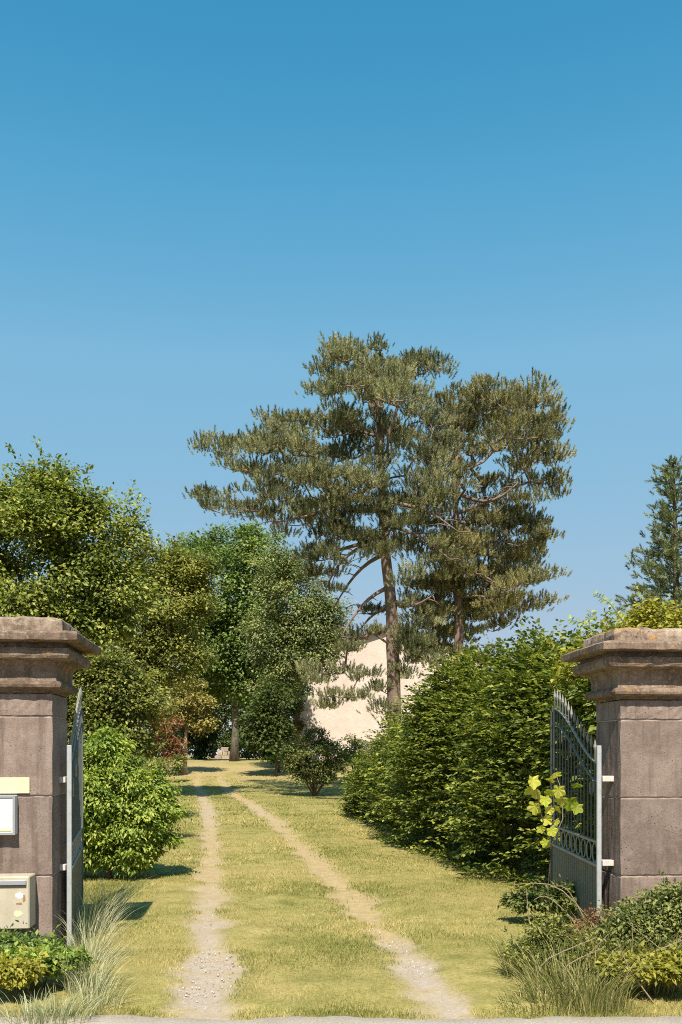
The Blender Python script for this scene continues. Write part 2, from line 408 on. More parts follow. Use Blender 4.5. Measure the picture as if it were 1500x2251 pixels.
def skeleton(mb, root, pts, r_tip=.012, lean=.45, rmax=.3, sag=.04):
    """grow limbs: every point joins the nearest node nearer to the root line; widths by the pipe rule"""
    nodes = [np.array(p) for p in root]; par = [-1] + list(range(len(root) - 1))
    order = np.argsort(np.linalg.norm(pts - nodes[len(root) // 2], axis=1))
    for i in order:
        p = pts[i]; Q = np.array(nodes); dv = p - Q; dist = np.linalg.norm(dv, axis=1)
        cost = dist + lean * np.maximum(0, Q[:, 2] - p[2]) * 2.0
        j = int(np.argmin(cost)); m = (Q[j] + p) / 2 + np.array([0, 0, sag * dist[j]]) + rng.normal(size=3) * .05 * dist[j]
        nodes.append(m); par.append(j); nodes.append(p); par.append(len(nodes) - 2)
    w = np.zeros(len(nodes)); ch = [0] * len(nodes)
    for i in range(len(nodes)):
        if par[i] >= 0: ch[par[i]] += 1
    for i in range(len(nodes) - 1, -1, -1):
        if ch[i] == 0: w[i] = r_tip ** 2.2
        if par[i] >= 0: w[par[i]] += w[i]
    rad = np.minimum(w ** (1 / 2.2), rmax)
    for i in range(len(nodes)):
        if par[i] >= 0 and i >= len(root):
            j = par[i]; mb.tube([nodes[j], nodes[i]], [min(rad[j], rad[i] * 1.5), rad[i]], 5, False)
    return nodes

def trunk_pts(base, top, n=8, wob=.05):
    base = np.array(base); top = np.array(top); T = np.linspace(0, 1, n)[:, None]
    P = base + (top - base) * T; H = np.linalg.norm(top - base)
    P[1:, :2] += np.cumsum(rng.normal(size=(n - 1, 2)) * wob * H / n, 0); return P

def broadleaf(name, label, cat, group, d, ells, base_px, mat, bark, leaf=.09, nclump=120, per=130, crad=.55, tr=.16,
              aspect=.6, flat=.6, sprigs=0, top_px=None, dz=None, thin=.012, inner=.35, tmean=.5, droop=.25, tvar=.16, stems=0):
    bx, by = base_px; b0 = at(bx, by, d); b0[2] = ground_z(b0[0], d) - .05
    root = empty(name, b0, label=label, cat=cat, group=group)
    C, O, _ = ell_points(ells, d, nclump, dz, inner)
    C[:, 2] = np.maximum(C[:, 2], b0[2] + .25)
    tp = top_px or ells[0][:2]; T = trunk_pts(b0, at(tp[0], tp[1], d), 8)
    mb = MB(); rr = np.linspace(tr, tr * .25, 8); rr[0] = tr * 1.35
    mb.tube(T - b0, rr, 9)
    skeleton(mb, T - b0, C - b0, thin, rmax=tr * .6)
    for q_ in range(stems):                               # several stems fanning out from the foot
        a_ = 2 * math.pi * q_ / stems; e_ = np.array([math.cos(a_) * .75, math.sin(a_) * .6, 1.0 + .3 * rng.random()])
        mb.tube([(0, 0, 0), e_ * np.array([.45, .45, .5]) + rng.normal(size=3) * .03, e_], [.035, .028, .015], 5)
    mb.build('trunk', bark, root, smooth_=True)
    parts = []
    ct = np.clip(tmean + rng.normal(size=nclump) * tvar, 0, 1)
    npc = np.maximum(20, (per * (.6 + .8 * rng.random(nclump))).astype(int)); ci = np.repeat(np.arange(nclump), npc); n = len(ci)
    cr = crad * (.6 + .75 * rng.random(nclump))
    q = rdir(n) * (rng.random((n, 1)) ** .45); q[:, 2] *= flat
    P = C[ci] + q * cr[ci][:, None] + rng.normal(size=(n, 3)) * crad * .12
    out = unit(q * .8 + O[ci] * .7 + rdir(n) * .7)
    ax = unit(out * np.array([1, 1, .5]) + rdir(n) * .6 + np.array([0, 0, -droop]))
    nr = unit(np.array([0, -.25, .8]) + out * .8 + rdir(n) * .5)
    sz = leaf * (.65 + .7 * rng.random(n))
    parts.append(leaves(P, ax, nr, sz, aspect, .2, np.clip(ct[ci] + rng.normal(size=n) * .25, 0, 1)))
    if sprigs:
        up = np.argsort(-(C[:, 2] + .4 * np.abs(C[:, 0] - b0[0]) + rng.random(nclump) * 1.5))[:sprigs]
        for j in up:
            L = crad * (1.0 + rng.random() * 1.0); dr = unit((O[j] + np.array([rng.normal() * .35, rng.normal() * .35, .5])))
            k = int(L / leaf * 5); t = rng.random(k); pp = C[j] + dr * (t * L)[:, None] + rng.normal(size=(k, 3)) * leaf * .35
            parts.append(leaves(pp, unit(rdir(k) + dr * .6), unit(rdir(k) * .6 + np.array([0, 0, 1])), leaf * (.6 + .6 * rng.random(k)), aspect, .2, np.clip(ct[j] + rng.normal(size=k) * .18, 0, 1)))
    V, Fc, t = join(parts)
    link('crown', mesh_np('crown', V - b0, Fc, t), mat, root)
    return root

# ------------------------------------------------------------------ gate pillars
GA = R(5.0)
XA = np.array([math.cos(GA), math.sin(GA), 0]); YA = np.array([-math.sin(GA), math.cos(GA), 0])
PW, PD = .66, .55
CL = np.array([-2.254, 7.10, 0]); CR = np.array([2.306, 7.50, 0])
def ring_block(prof, jit=0.0, seg=10, seed=0):
    """square moulding from a (projection, z) profile, edges finely cut so that they can be worn"""
    r_ = np.random.default_rng(seed); mb = MB(); v = []; rows = len(prof)
    for p, z in prof:
        hx, hy = PW / 2 + p, PD / 2 + p; ring = []
        cs = [(-hx, -hy), (hx, -hy), (hx, hy), (-hx, hy)]
        for k in range(4):
            a, b = np.array(cs[k]), np.array(cs[(k + 1) % 4])
            for s in range(seg): ring.append((*(a + (b - a) * s / seg), z))
        v.append(ring)
    v = np.array(v); n = 4 * seg
    if jit:
        j = r_.normal(size=v.shape) * jit; j[0] = 0
        corner = np.zeros(n); corner[::seg] = 1
        v += j; v[:, :, :2] *= 1 - (corner * np.abs(r_.normal(size=n)) * jit * 1.5)[None, :, None]
    f = [(r * n + k, r * n + (k + 1) % n, (r + 1) * n + (k + 1) % n, (r + 1) * n + k) for r in range(rows - 1) for k in range(n)]
    f += [tuple(range(n - 1, -1, -1)), tuple(range((rows - 1) * n, rows * n))]
    return mb.add(v.reshape(-1, 3), f)

def pillar(label, centre, joints, dz, seed):
    root = empty('gate_pillar', centre, GA, label=label, cat='gate pillar', group='stone pillars on both sides of the gateway')
    zs = [-.10] + joints
    core = MB().box(-PW / 2 + .010, PW / 2 - .010, -PD / 2 + .010, PD / 2 - .010, -.1, joints[-1] - .01)
    core.build('mortar_joint', M['mortar'], root)
    for k in range(len(zs) - 1):
        z0, z1 = zs[k] + .005, zs[k + 1] - .005
        rows = [(-.006, z0), (0, z0 + .007)] + [(0, z0 + (z1 - z0) * t) for t in (.25, .5, .75)] + [(0, z1 - .007), (-.006, z1)]
        ring_block(rows, .0020, 16, seed + k).build('block', M['stone'], root)
    Z = lambda z: z + dz
    neck = [(0.001, Z(2.085)), (.004, Z(2.10)), (.060, Z(2.112)), (.076, Z(2.125)), (.080, Z(2.145)), (.072, Z(2.168)), (.052, Z(2.176))]
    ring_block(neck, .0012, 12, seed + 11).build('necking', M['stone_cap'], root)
    cor = [(.040, Z(2.1765)), (.036, Z(2.21)), (.038, Z(2.26)), (.048, Z(2.305)), (.075, Z(2.328)), (.125, Z(2.336)), (.150, Z(2.342)), (.160, Z(2.365)), (.162, Z(2.395)), (.154, Z(2.420)), (.120, Z(2.428)), (.105, Z(2.462)), (.225, Z(2.470)), (.240, Z(2.474)), (.242, Z(2.522)), (.232, Z(2.534)), (.13, Z(2.556)), (.08, Z(2.560))]
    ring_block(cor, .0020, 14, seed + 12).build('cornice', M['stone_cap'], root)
    cap = [(.10, Z(2.5565)), (.098, Z(2.60)), (.088, Z(2.64)), (.060, Z(2.662)), (.02, Z(2.672)), (-.12, Z(2.676))]
    ring_block(cap, .0045, 14, seed + 13).build('cap_stone', M['stone_top'], root)
    return root
PLc = CL - XA * PW / 2 + YA * PD / 2; PRc = CR + XA * PW / 2 + YA * PD / 2
pillar('brown stone gate pillar with moulded capital carrying the letterbox', PLc, [.655, 1.28, 1.90, 2.085], 0, 100)
pillar('brown stone gate pillar with moulded capital beside the yellow vine leaves', PRc, [.60, 1.245, 1.89, 2.06], -.025, 200)

# ------------------------------------------------------------------ things fixed to the left pillar (local frame: x from the pillar's inner front corner, negative to the left; y negative = towards the road)
def on_pillar(name, x, z, label, cat):
    p = CL + XA * x; return empty(name, (p[0], p[1], z), GA, label=label, cat=cat)
e = on_pillar('name_plate', -.17, 1.30, 'pale yellow rectangular plate fixed above the white notice holder', 'plate')
MB().box(-.36, 0, -.016, -.001, 0, .125, .004).build('plate', M['plate'], e)
e = on_pillar('notice_holder', -.262, .985, 'white framed notice holder below the pale yellow plate', 'notice holder')
case = MB().box(-.26, 0, -.075, -.001, 0, .305, .006).build('case', M['white'], e)
fr = MB(); fr.box(-.26, -.0, -.083, -.0755, 0, .018); fr.box(-.26, 0, -.083, -.0755, .287, .305); fr.box(-.018, 0, -.083, -.0755, .0185, .2865); fr.box(-.26, -.242, -.083, -.0755, .0185, .2865)
fr.build('frame', M['grey_metal'], case)
MB().box(-.15, -.03, -.079, -.0757, .028, .05).build('label_strip', M['plate'], e)
e = on_pillar('letterbox', -.125, .28, 'aged cream metal letterbox with grey flap and rust marks on the pillar', 'letterbox')
MB().box(-.40, 0, -.20, -.001, 0, .40, .008).build('body', M['cream'], e)
MB().box(-.395, -.022, -.2125, -.2005, .335, .372, .004).build('flap', M['grey_metal'], e)
MB().box(-.395, -.022, -.206, -.2005, .318, .333).build('slot', M['dark'], e)
ring = MB(); ring.tube([(-.262, -.2005, .165), (-.262, -.210, .165)], .014, 12); ring.build('lock', M['dark'], e)
def blob_mesh(w, h, seed, n=14):
    r_ = np.random.default_rng(seed); v = []; 
    for k in range(n):
        a = 2 * math.pi * k / n; s = .6 + .5 * r_.random(); v.append((math.cos(a) * w * s, 0, math.sin(a) * h * s))
    v2 = [(x, -.0012, z) for x, _, z in v]
    return MB().add(v + v2, [tuple(range(n, 2 * n))] + [(k, (k + 1) % n, n + (k + 1) % n, n + k) for k in range(n)])
blob_mesh(.035, .03, 1).build('sticker', M['sticker'], e, (-.075, -.2003, .255))
blob_mesh(.014, .035, 2).build('rust_mark', M['rust'], e, (-.040, -.2003, .235))
blob_mesh(.030, .010, 3).build('rust_mark', M['rust'], e, (-.075, -.2003, .195))
blob_mesh(.035, .028, 4).build('paint_stain', M['plate'], e, (-.085, -.2003, .12))

# ------------------------------------------------------------------ the two gate leaves
def gate_leaf(label, hinge, free, side):
    """wrought leaf standing open; x runs along the leaf from the hinge stile"""
    v = np.array(free) - np.array(hinge); W = float(np.hypot(v[0], v[1])); ang = math.atan2(v[1], v[0])
    root = empty('gate_leaf', (hinge[0], hinge[1], 0), ang, label=label, cat='gate', group='open metal gate leaves')
    MB().box(-.019, .019, -.019, .019, .02, 1.68, .004).build('hinge_stile', M['steel'], root)
    MB().box(W - .018, W + .018, -.018, .018, .06, 2.06, .004).build('free_stile', M['gate_paint'], root)
    def top(x):
        t = x / W; return 1.53 + .56 * (3 * t ** 2 - 2 * t ** 3) ** .85
    pts = [(x, 0, top(x)) for x in np.linspace(.026, W - .024, 18)]
    MB().tube(pts, .013, 6).build('top_rail', M['gate_steel'], root)
    pts = [(x, 0, top(x) - .16) for x in np.linspace(.026, W - .024, 18)]
    MB().tube(pts, .012, 6).build('sweep_rail', M['gate_paint'], root)
    for z, h in ((.86, .022), (.66, .026), (.09, .03)):
        MB().box(.0255, W - .0235, -.017, .017, z - h / 2, z + h / 2, .003).build('rail', M['gate_steel'] if z > .5 else M['gate_paint'], root)
    ns = 22; pitch = (W - .06) / ns
    for i in range(ns):
        x = .03 + pitch * i; MB().box(x + .006, x + pitch - .006, -.004, .004, .106, .646).build('slat', M['gate_paint'], root)
    k = 15
    for i in range(1, k):
        x = W * i / k
        b = MB().tube([(x, 0, .872), (x, 0, top(x) + .10)], .007, 6).build('bar', M['gate_paint'], root)
        s = MB().tube([(x, 0, top(x) + .10), (x, 0, top(x) + .125), (x, 0, top(x) + .205)], [.007, .015, .002], 6)
        s.build('spear_tip', M['gate_steel'], b)
    nr_ = 9
    for i in range(nr_):
        x = .03 + (W - .06) * (i + .5) / nr_; rr_ = .085
        a_ = np.linspace(0, 2 * math.pi, 17)
        MB().tube([(x + rr_ * math.cos(t), 0, .76 + rr_ * math.sin(t)) for t in a_], .007, 5, False).build('ring', M['gate_steel'], root)
    for i in range(4):                                   # scrolls curling under the swept top rail
        xs_ = W * (.16 + .22 * i); tt_ = np.linspace(0, 1, 20); a_ = tt_ * 3.4 * math.pi; r2 = .085 * (1 - .8 * tt_)
        zc = top(xs_) - .27
        MB().tube([(xs_ + r * math.cos(t + 1.5), -.012, zc + r * math.sin(t + 1.5)) for r, t in zip(r2, a_)], .006, 5).build('scroll', M['gate_steel'], root)
    # hinge blocks reaching back to the pillar
    for z in (1.40, .69):
        h = MB().box(-.15, -.024, -.03, .03, -.024, .024, .003); 
        o = h.build('hinge', M['hinge'], root, (0, 0, z)); o.rotation_euler = (0, 0, (math.pi if side > 0 else 0) * 0 + side - ang)
    return root
hl = np.array([-2.205, 7.38]); hr = np.array([2.178, 7.68])
gate_leaf('grey metal gate leaf swung open beside the letterbox pillar', hl, (-2.66, 9.32), 0.0)
gate_leaf('grey metal gate leaf with spear tips behind the yellow vine leaves', hr, (2.235, 9.62), math.pi)

# ------------------------------------------------------------------ house
def house():
    d = 60.0; zb = 1.2; x0, x1 = (648 - 750) / F * d, (1072 - 750) / F * d
    ez = EYE + (HOR - 1446) / F * d; rz = EYE + (HOR - 1378) / F * d; xm = (x0 + x1) / 2; L = 14
    root = empty('house', (xm, d, zb), label='cream rendered house gable with brick corner behind the pines', cat='house')
    m, nt, b = new_mat('cream_render'); n1 = noise(nt, .8, 5, .65); n2 = noise(nt, 7, 5, .7)
    c = ramp(nt, n1, [(.3, (.46, .39, .35)), (.7, (.59, .515, .475))]); c = mix(nt, ramp(nt, n2, [(.46, (0, 0, 0)), (.72, (.6, .6, .6))]), c, (.38, .31, .27))
    nt.links.new(c, b.inputs['Base Color']); b.inputs['Roughness'].default_value = .95; bump(nt, b, n2, .4, .03)
    h = (x1 - x0) / 2; e_, r_ = ez - zb, rz - zb
    v = [(-h, 0, 0), (h, 0, 0), (h, 0, e_), (0, 0, r_), (-h, 0, e_), (-h, L, 0), (h, L, 0), (h, L, e_), (0, L, r_), (-h, L, e_)]
    MB().add(v, [(0, 1, 2, 3, 4), (9, 8, 7, 6, 5), (0, 4, 9, 5), (1, 6, 7, 2), (2, 7, 8, 3), (3, 8, 9, 4), (0, 5, 6, 1)]).build('wall', m, root)
    br = paint_mat('corner_brick', (.30, .13, .08), (.42, .26, .18), .9, 0, .8, 8)
    for i in range(10):
        w = .55 if i % 2 else .36; z = .05 + i * (e_ - .1) / 10
        MB().box(-h - .025, -h + w, -.025, .3, z, z + (e_ - .1) / 10 - .03).build('corner_brick', br, root)
    tile = paint_mat('clay_tile', (.20, .125, .095), (.12, .085, .07), .9, 0, .8, 5)
    sl = (r_ - e_) / h; ov = .5
    for s in (-1, 1):
        q = MB(); nr = 26
        # courses of barrel tiles running down the slope, each a shallow ridge
        yy = np.linspace(-.35, L + .35, nr * 2 + 1); ww = []
        for k, y in enumerate(yy):
            up = .10 if k % 2 else 0
            ww += [(0, y, r_ + .06 + up), (s * (h + ov), y, e_ - sl * ov + .06 + up)]
        n2_ = len(ww); ww += [(x, y, z - .18) for x, y, z in ww]
        f = []
        for k in range(len(yy) - 1):
            a = 2 * k; f += [(a, a + 1, a + 3, a + 2), (n2_ + a + 2, n2_ + a + 3, n2_ + a + 1, n2_ + a), (a + 1, n2_ + a + 1, n2_ + a + 3, a + 3)]
        f += [(0, n2_, n2_ + 1, 1), (n2_ - 2, n2_ - 1, 2 * n2_ - 1, 2 * n2_ - 2)]
        q.add(ww, f).build('roof', tile, root)
house()

# low stone wall far behind the linden
def far_wall():
    d = 70; p = at(470, 1660, d); root = empty('stone_wall', (p[0], d, 1.25), label='low pale stone wall glimpsed under the far trees', cat='wall')
    mb = MB()
    m = stone_mat('rubble', (.42, .34, .26), (.26, .2, .15), (.55, .47, .38))
    for row in range(3):
        x = .1 + .25 * row
        while x < 1.7 - .3 * row:
            w = .35 + .5 * random.random(); o = MB().box(x, x + w - .03, -.2 - .05 * random.random(), .2, row * .32, row * .32 + .30, .03)
            mb.add(o.v, o.f); x += w
    mb.build('rubble', m, root)
far_wall()

# ------------------------------------------------------------------ pines
def tuft(n=24, L=.135, w=.031):
    """upright candle of needles along +z, about 0.42 m tall"""
    V = []; Fc = []
    r_ = np.random.default_rng(3)
    for k in range(n):
        a = k * 2.399; t = (k + .5) / n; z0 = .27 * t; sp = .95 - .5 * t
        dr = np.array([math.cos(a) * sp, math.sin(a) * sp, .45 + .7 * t]); dr /= np.linalg.norm(dr)
        s = np.cross(dr, [0, 0, 1.0]) + 1e-6; s /= np.linalg.norm(s); s = s * math.cos(a * 3) + np.cross(s, dr) * math.sin(a * 3)
        b = np.array([0, 0, z0]); l = L * (.8 + .4 * r_.random())
        V += [b - s * w * .5, b + s * w * .5, b + dr * l]; Fc.append((3 * k, 3 * k + 1, 3 * k + 2))
    return np.array(V), np.array(Fc)

TV, TF = tuft()
def bake_tufts(P, up, scale, tint):
    n = len(P); z = unit(up); x = unit(np.cross(z, rdir(n))); y = np.cross(z, x)
    V = (TV[None, :, 0, None] * x[:, None] + TV[None, :, 1, None] * y[:, None] + TV[None, :, 2, None] * z[:, None]) * scale[:, None, None] + P[:, None]
    m = len(TV); Fc = (TF[None] + (np.arange(n) * m)[:, None, None]).reshape(-1, 3)
    return V.reshape(-1, 3), Fc, np.repeat(tint, m)

def pine(label, d, trunk_px, pads, mat, bare=(), dens=1.0, r0=.42, tscale=1.0, group='tall pines in front of the house', tm=.56):
    b0 = at(trunk_px[0][0], trunk_px[0][1], d); b0[2] = ground_z(0, d) - .05
    root = empty('pine_tree', b0, label=label, cat='pine tree', group=group)
    T = [b0] + [at(x, y, d) for x, y in trunk_px[1:]]; T = np.array(T)
    # resample the trunk
    s = np.linspace(0, len(T) - 1, 26); T = np.stack([np.interp(s, np.arange(len(T)), T[:, k]) for k in range(3)], -1)
    T[1:-1, :2] += rng.normal(size=(24, 2)) * .03
    mb = MB(); rr = np.linspace(1, .16, 26) * r0; rr[0] *= 1.2
    mb.tube(T - b0, rr, 10)
    k = F / d; ks = d / 44.0; parts = []; ends = []
    for pd in pads:
        x, y, rx, ry = pd[:4]; off = (pd[4] if len(pd) > 4 else rng.normal() * 1.6) * ks
        reps = [(off, 1.0)] + ([(off + (-1 if rng.random() < .5 else 1) * (1.8 + rng.random() * 1.5) * ks, .75)] if rx > 50 else [])
        for o_, f_ in reps:
            c = at(x, y, d) ; c[1] += o_; c[0] *= (d + o_) / d; c[2] = EYE + (c[2] - EYE) * (d + o_) / d
            RX, RZ = rx / k * f_, ry / k * f_; RY = min(RX, 2.2 * ks) * .9
            # sub-clumps: boughs with flat bottoms and knobbly tops
            RX *= 1.16; RZ *= 1.2; ns = max(4, int(RX * RZ * 13 * dens / ks ** 2))
            q = rdir(ns) * (.25 + .75 * rng.random((ns, 1)) ** .6); q[:, 2] = q[:, 2] * .9
            sc_ = c + q * np.array([RX, RY, RZ]); ends.append(sc_)
            nt_ = 18; ci = np.repeat(np.arange(ns), nt_); n = len(ci)
            qq = rdir(n) * rng.random((n, 1)) ** .5; qq[:, 2] = np.abs(qq[:, 2]) * .8 - .15
            P = sc_[ci] + qq * (.42 + .22 * rng.random(ns))[ci][:, None] * ks * np.array([1.15, 1.15, .85])
            upv = np.array([0, 0, 1.0]) + qq * .7 + q[ci] * .25 + rdir(n) * .2
            tn = np.clip(tm + rng.normal() * .08 + (rng.normal(size=ns) * .16)[ci] + rng.normal(size=n) * .22, 0, 1)
            parts.append(bake_tufts(P, upv, ks * tscale * (.7 + .5 * rng.random(n)), tn))
    E = np.concatenate(ends)
    E = E[rng.permutation(len(E))[:int(len(E) * .75)]]
    skeleton(mb, T - b0, E - b0, .013, lean=.15, rmax=r0 * .36, sag=-.05)
    for br in bare:
        pts = [at(x, y, d + o) - b0 for x, y, o in br]; pts = np.array(pts)
        s = np.linspace(0, len(pts) - 1, 9); q = np.stack([np.interp(s, np.arange(len(pts)), pts[:, kk]) for kk in range(3)], -1)
        for _ in range(2): q[1:-1] = (q[:-2] + 2 * q[1:-1] + q[2:]) / 4
        mb.tube(q, np.linspace(.085, .015, 9), 6)
        for j in range(3, 9):
            e_ = q[j] + np.array([rng.normal() * .4, rng.normal() * .5, -.35 * rng.random() + .1]); mb.tube([q[j], (q[j] + e_) / 2 + np.array([0, 0, .06]), e_], [.028, .018, .008], 4)
    mb.build('trunk', M['bark_pine'], root, smooth_=True)
    V, Fc, t = join(parts)
    link('crown', mesh_np('crown', V - b0, Fc, t), mat, root)
    return root

main_pads = [(778, 1402, 26, 9, -.4), (822, 1392, 18, 6, -.5), (930, 1425, 40, 26, -.5), (960, 1465, 40, 20, -.6), (890, 1485, 18, 12, -.6), (930, 1370, 36, 22, -.4), (765, 1425, 22, 10, -.5), (700, 1500, 34, 10, -.6), (735, 1535, 38, 9, -.8), (790, 1535, 36, 9, -1), (800, 1490, 34, 12, -.5), (838, 1560, 30, 12, -.8), (830, 1510, 26, 12, -.6), (755, 1475, 40, 10, 0), (690, 1475, 36, 14, .2), (860, 1590, 26, 16, -1), (720, 1555, 20, 7, -.6), (920, 1190, 40, 26), (905, 1100, 40, 26), (700, 1140, 70, 20), (690, 1215, 46, 20), (760, 1160, 50, 20), (850, 1010, 36, 24, -1.6), (838, 1115, 36, 20, -1.5), (862, 1215, 26, 18, -1.4), (800, 1050, 60, 26, -2), (890, 1335, 20, 20, -.5), (905, 1400, 34, 26, -.6), (900, 1450, 28, 20, -.8), (820, 1350, 12, 8, .6), (770, 785, 62, 34), (735, 820, 45, 35), (850, 815, 70, 38), (925, 815, 45, 32), (965, 815, 22, 22), (720, 865, 40, 28), (800, 865, 90, 32), (890, 870, 60, 32),
    (715, 925, 70, 26), (640, 940, 50, 24), (600, 930, 22, 18), (800, 945, 80, 30), (560, 985, 75, 24), (480, 988, 48, 20), (443, 975, 17, 20), (640, 985, 85, 28), (740, 990, 80, 30), (880, 965, 60, 30),
    (560, 1030, 70, 20), (650, 1045, 85, 24), (740, 1060, 80, 28), (600, 1080, 70, 18), (500, 1100, 50, 16), (440, 1082, 22, 18), (480, 1118, 35, 12), (560, 1130, 60, 18), (650, 1120, 80, 24), (770, 1115, 75, 28),
    (620, 1165, 45, 14), (720, 1185, 45, 26), (790, 1180, 60, 24), (880, 1150, 55, 30), (930, 1090, 55, 34), (905, 1020, 50, 34), (700, 1250, 30, 34), (745, 1225, 45, 18), (895, 1215, 35, 26), (960, 915, 38, 26), (950, 985, 46, 32), (965, 1050, 40, 30), (945, 1150, 45, 28), (960, 1215, 40, 26), (920, 905, 40, 26), (830, 1220, 30, 16), (730, 1290, 26, 26), (900, 1270, 28, 22)]
pine('tall broad pine with thick brown trunk and flat left-reaching boughs', 31.0, [(872, 1700), (866, 1480), (860, 1330), (848, 1180), (842, 1050), (832, 930), (800, 840), (780, 770)], main_pads, M['needle'],
     bare=[[(846, 1190, 0), (790, 1200, -.5), (740, 1240, -.8), (715, 1300, -1)], [(850, 1215, 0), (800, 1240, .4), (760, 1290, .5), (735, 1335, .6)], [(856, 1290, 0), (815, 1310, -.6), (780, 1350, -1), (750, 1400, -1.2)], [(858, 1330, 0), (820, 1350, .3), (790, 1385, .5)],
           [(848, 1180, 0), (760, 1205, .6), (690, 1225, 1), (640, 1228, 1.2)], [(845, 1150, 0), (930, 1180, -.8), (990, 1230, -1)], [(860, 1320, 0), (910, 1335, -.6), (950, 1310, -1)], [(838, 1060, 0), (700, 1130, -1), (600, 1150, -1)], [(840, 1100, 0), (940, 1120, -1), (1010, 1170, -1.4)]], r0=.265)
second_pads = [(978, 870, 30, 22), (985, 925, 36, 24), (975, 985, 34, 24), (1130, 890, 40, 26), (960, 1350, 50, 30), (1060, 1330, 60, 30), (1030, 1000, 40, 24), (985, 1020, 36, 26), (1060, 1060, 40, 18), (1110, 1130, 60, 26), (1040, 1210, 60, 30), (1150, 1100, 40, 18), (1130, 1340, 60, 20), (1170, 945, 50, 30), (955, 1400, 45, 24), (1000, 1245, 70, 36), (945, 1290, 38, 28), (1120, 1260, 70, 30), (1060, 1100, 40, 24), (1110, 920, 60, 30), (1010, 895, 55, 32), (1085, 880, 60, 30), (1075, 855, 25, 16), (1175, 880, 42, 28), (1180, 855, 18, 14), (1060, 930, 75, 30), (1205, 930, 35, 30), (1140, 955, 70, 30), (1215, 1000, 34, 28), (1160, 1010, 60, 24), (990, 955, 45, 30), (1080, 985, 45, 22),
    (1185, 1055, 45, 22), (1235, 1085, 18, 20), (1135, 1065, 30, 24), (1010, 1050, 30, 34), (985, 1110, 40, 30), (1060, 1150, 70, 26), (1150, 1160, 60, 26), (1205, 1190, 35, 24), (1090, 1205, 90, 30), (1000, 1195, 55, 36), (1160, 1225, 55, 24), (1205, 1265, 28, 18),
    (1050, 1270, 85, 32), (1150, 1285, 55, 22), (1195, 1320, 28, 14), (985, 1290, 60, 34), (1090, 1330, 70, 26), (1010, 1350, 75, 30), (940, 1345, 45, 30), (1080, 1370, 50, 20), (920, 1395, 45, 26), (1000, 1400, 60, 22), (960, 1440, 55, 24), (900, 1445, 26, 22), (1040, 1440, 40, 18), (900, 1320, 22, 20)]
pine('second pine with slender trunk just right of the tallest pine', 33.0, [(1012, 1700), (1010, 1450), (1004, 1250), (1000, 1080), (1010, 960), (1040, 880)], second_pads, M['needle_brown'],
     bare=[[(1000, 1080, 0), (1060, 1110, -1), (1110, 1090, -1.4), (1140, 1060, -1.5)], [(1002, 1130, 0), (1080, 1100, 1), (1150, 1040, 1.5)]], r0=.21)

# ------------------------------------------------------------------ fir at the right edge
def fir():
    d = 30.0; b0 = at(1500, 1700, d); b0[2] = -.05; top = at(1480, 1025, d)
    root = empty('fir_tree', b0, label='slender green fir rising behind the right-hand pillar', cat='fir tree')
    T = trunk_pts(b0, top, 10, .01); mb = MB(); mb.tube(T - b0, np.linspace(.22, .03, 10), 8); parts = []
    for i in range(84):
        t = .28 + .72 * (i + .5) / 84; c = b0 + (top - b0) * t; a = i * 2.399 + rng.normal() * .2
        L = (1 - t) ** .7 * 3.1 * (.5 + .7 * rng.random()) + .12
        n = max(4, int(L * 11)); s = np.linspace(.15, 1, n)
        dr = np.array([math.cos(a), math.sin(a), 0]); pts = c + dr * (s * L)[:, None]; pts[:, 2] += .45 * L * s ** 1.6 - .25 * L * s + .1
        mb.tube(np.vstack([[c], pts]) - b0, np.linspace(.035, .006, n + 1), 4)
        for rep in range(3):
            P = pts + rng.normal(size=(n, 3)) * np.array([.16, .16, .07]) * (.5 + L / 3)
            parts.append(bake_tufts(P, dr * 1.0 + np.array([0, 0, .7]) + rdir(n) * .8, .6 + .35 * rng.random(n), np.clip(.5 + rng.normal(size=n) * .3, 0, 1)))
    mb.build('trunk', M['bark'], root, smooth_=True)
    V, Fc, t = join(parts); link('crown', mesh_np('crown', V - b0, Fc, t), M['needle_blue'], root)
fir()

# ------------------------------------------------------------------ broadleaf trees
broadleaf('deciduous_tree', 'large leafy tree rising behind the letterbox pillar', 'tree', 'broadleaf trees left of the drive', 20.0,
          [(40, 1260, 190, 190), (110, 1130, 95, 100), (250, 1150, 50, 60), (190, 1180, 80, 100), (240, 1290, 85, 110), (-120, 1250, 170, 190), (110, 1060, 32, 45), (30, 1120, 70, 70), (150, 1380, 130, 80), (300, 1180, 35, 35)], (80, 1800), M['l_apple'], M['bark'],
          leaf=.10, nclump=420, per=210, crad=.48, sprigs=45, inner=.45, tr=.18, tmean=.55)
broadleaf('deciduous_tree', 'yellowish olive tree between the large left tree and the linden', 'tree', 'broadleaf trees left of the drive', 33.0,
          [(380, 1330, 75, 110), (330, 1260, 55, 60), (390, 1440, 70, 70), (300, 1400, 70, 110), (310, 1490, 70, 60), (420, 1260, 30, 40), (250, 1430, 70, 80)], (270, 1780), M['l_olive'], M['bark'],
          leaf=.125, nclump=290, per=150, crad=.60, sprigs=20, inner=.45, tmean=.55)
broadleaf('deciduous_tree', 'tall green linden with dark trunk at the end of the drive', 'tree', 'broadleaf trees left of the drive', 55.0,
          [(500, 1290, 125, 120), (410, 1240, 80, 60), (370, 1300, 50, 80), (560, 1230, 70, 70), (570, 1380, 100, 120), (470, 1420, 90, 110), (520, 1500, 90, 60), (620, 1450, 70, 90), (400, 1340, 60, 90)], (515, 1668), M['l_linden'], M['bark'],
          leaf=.21, nclump=460, per=160, crad=.95, tr=.24, inner=.5, top_px=(520, 1250), tmean=.6, tvar=.22)
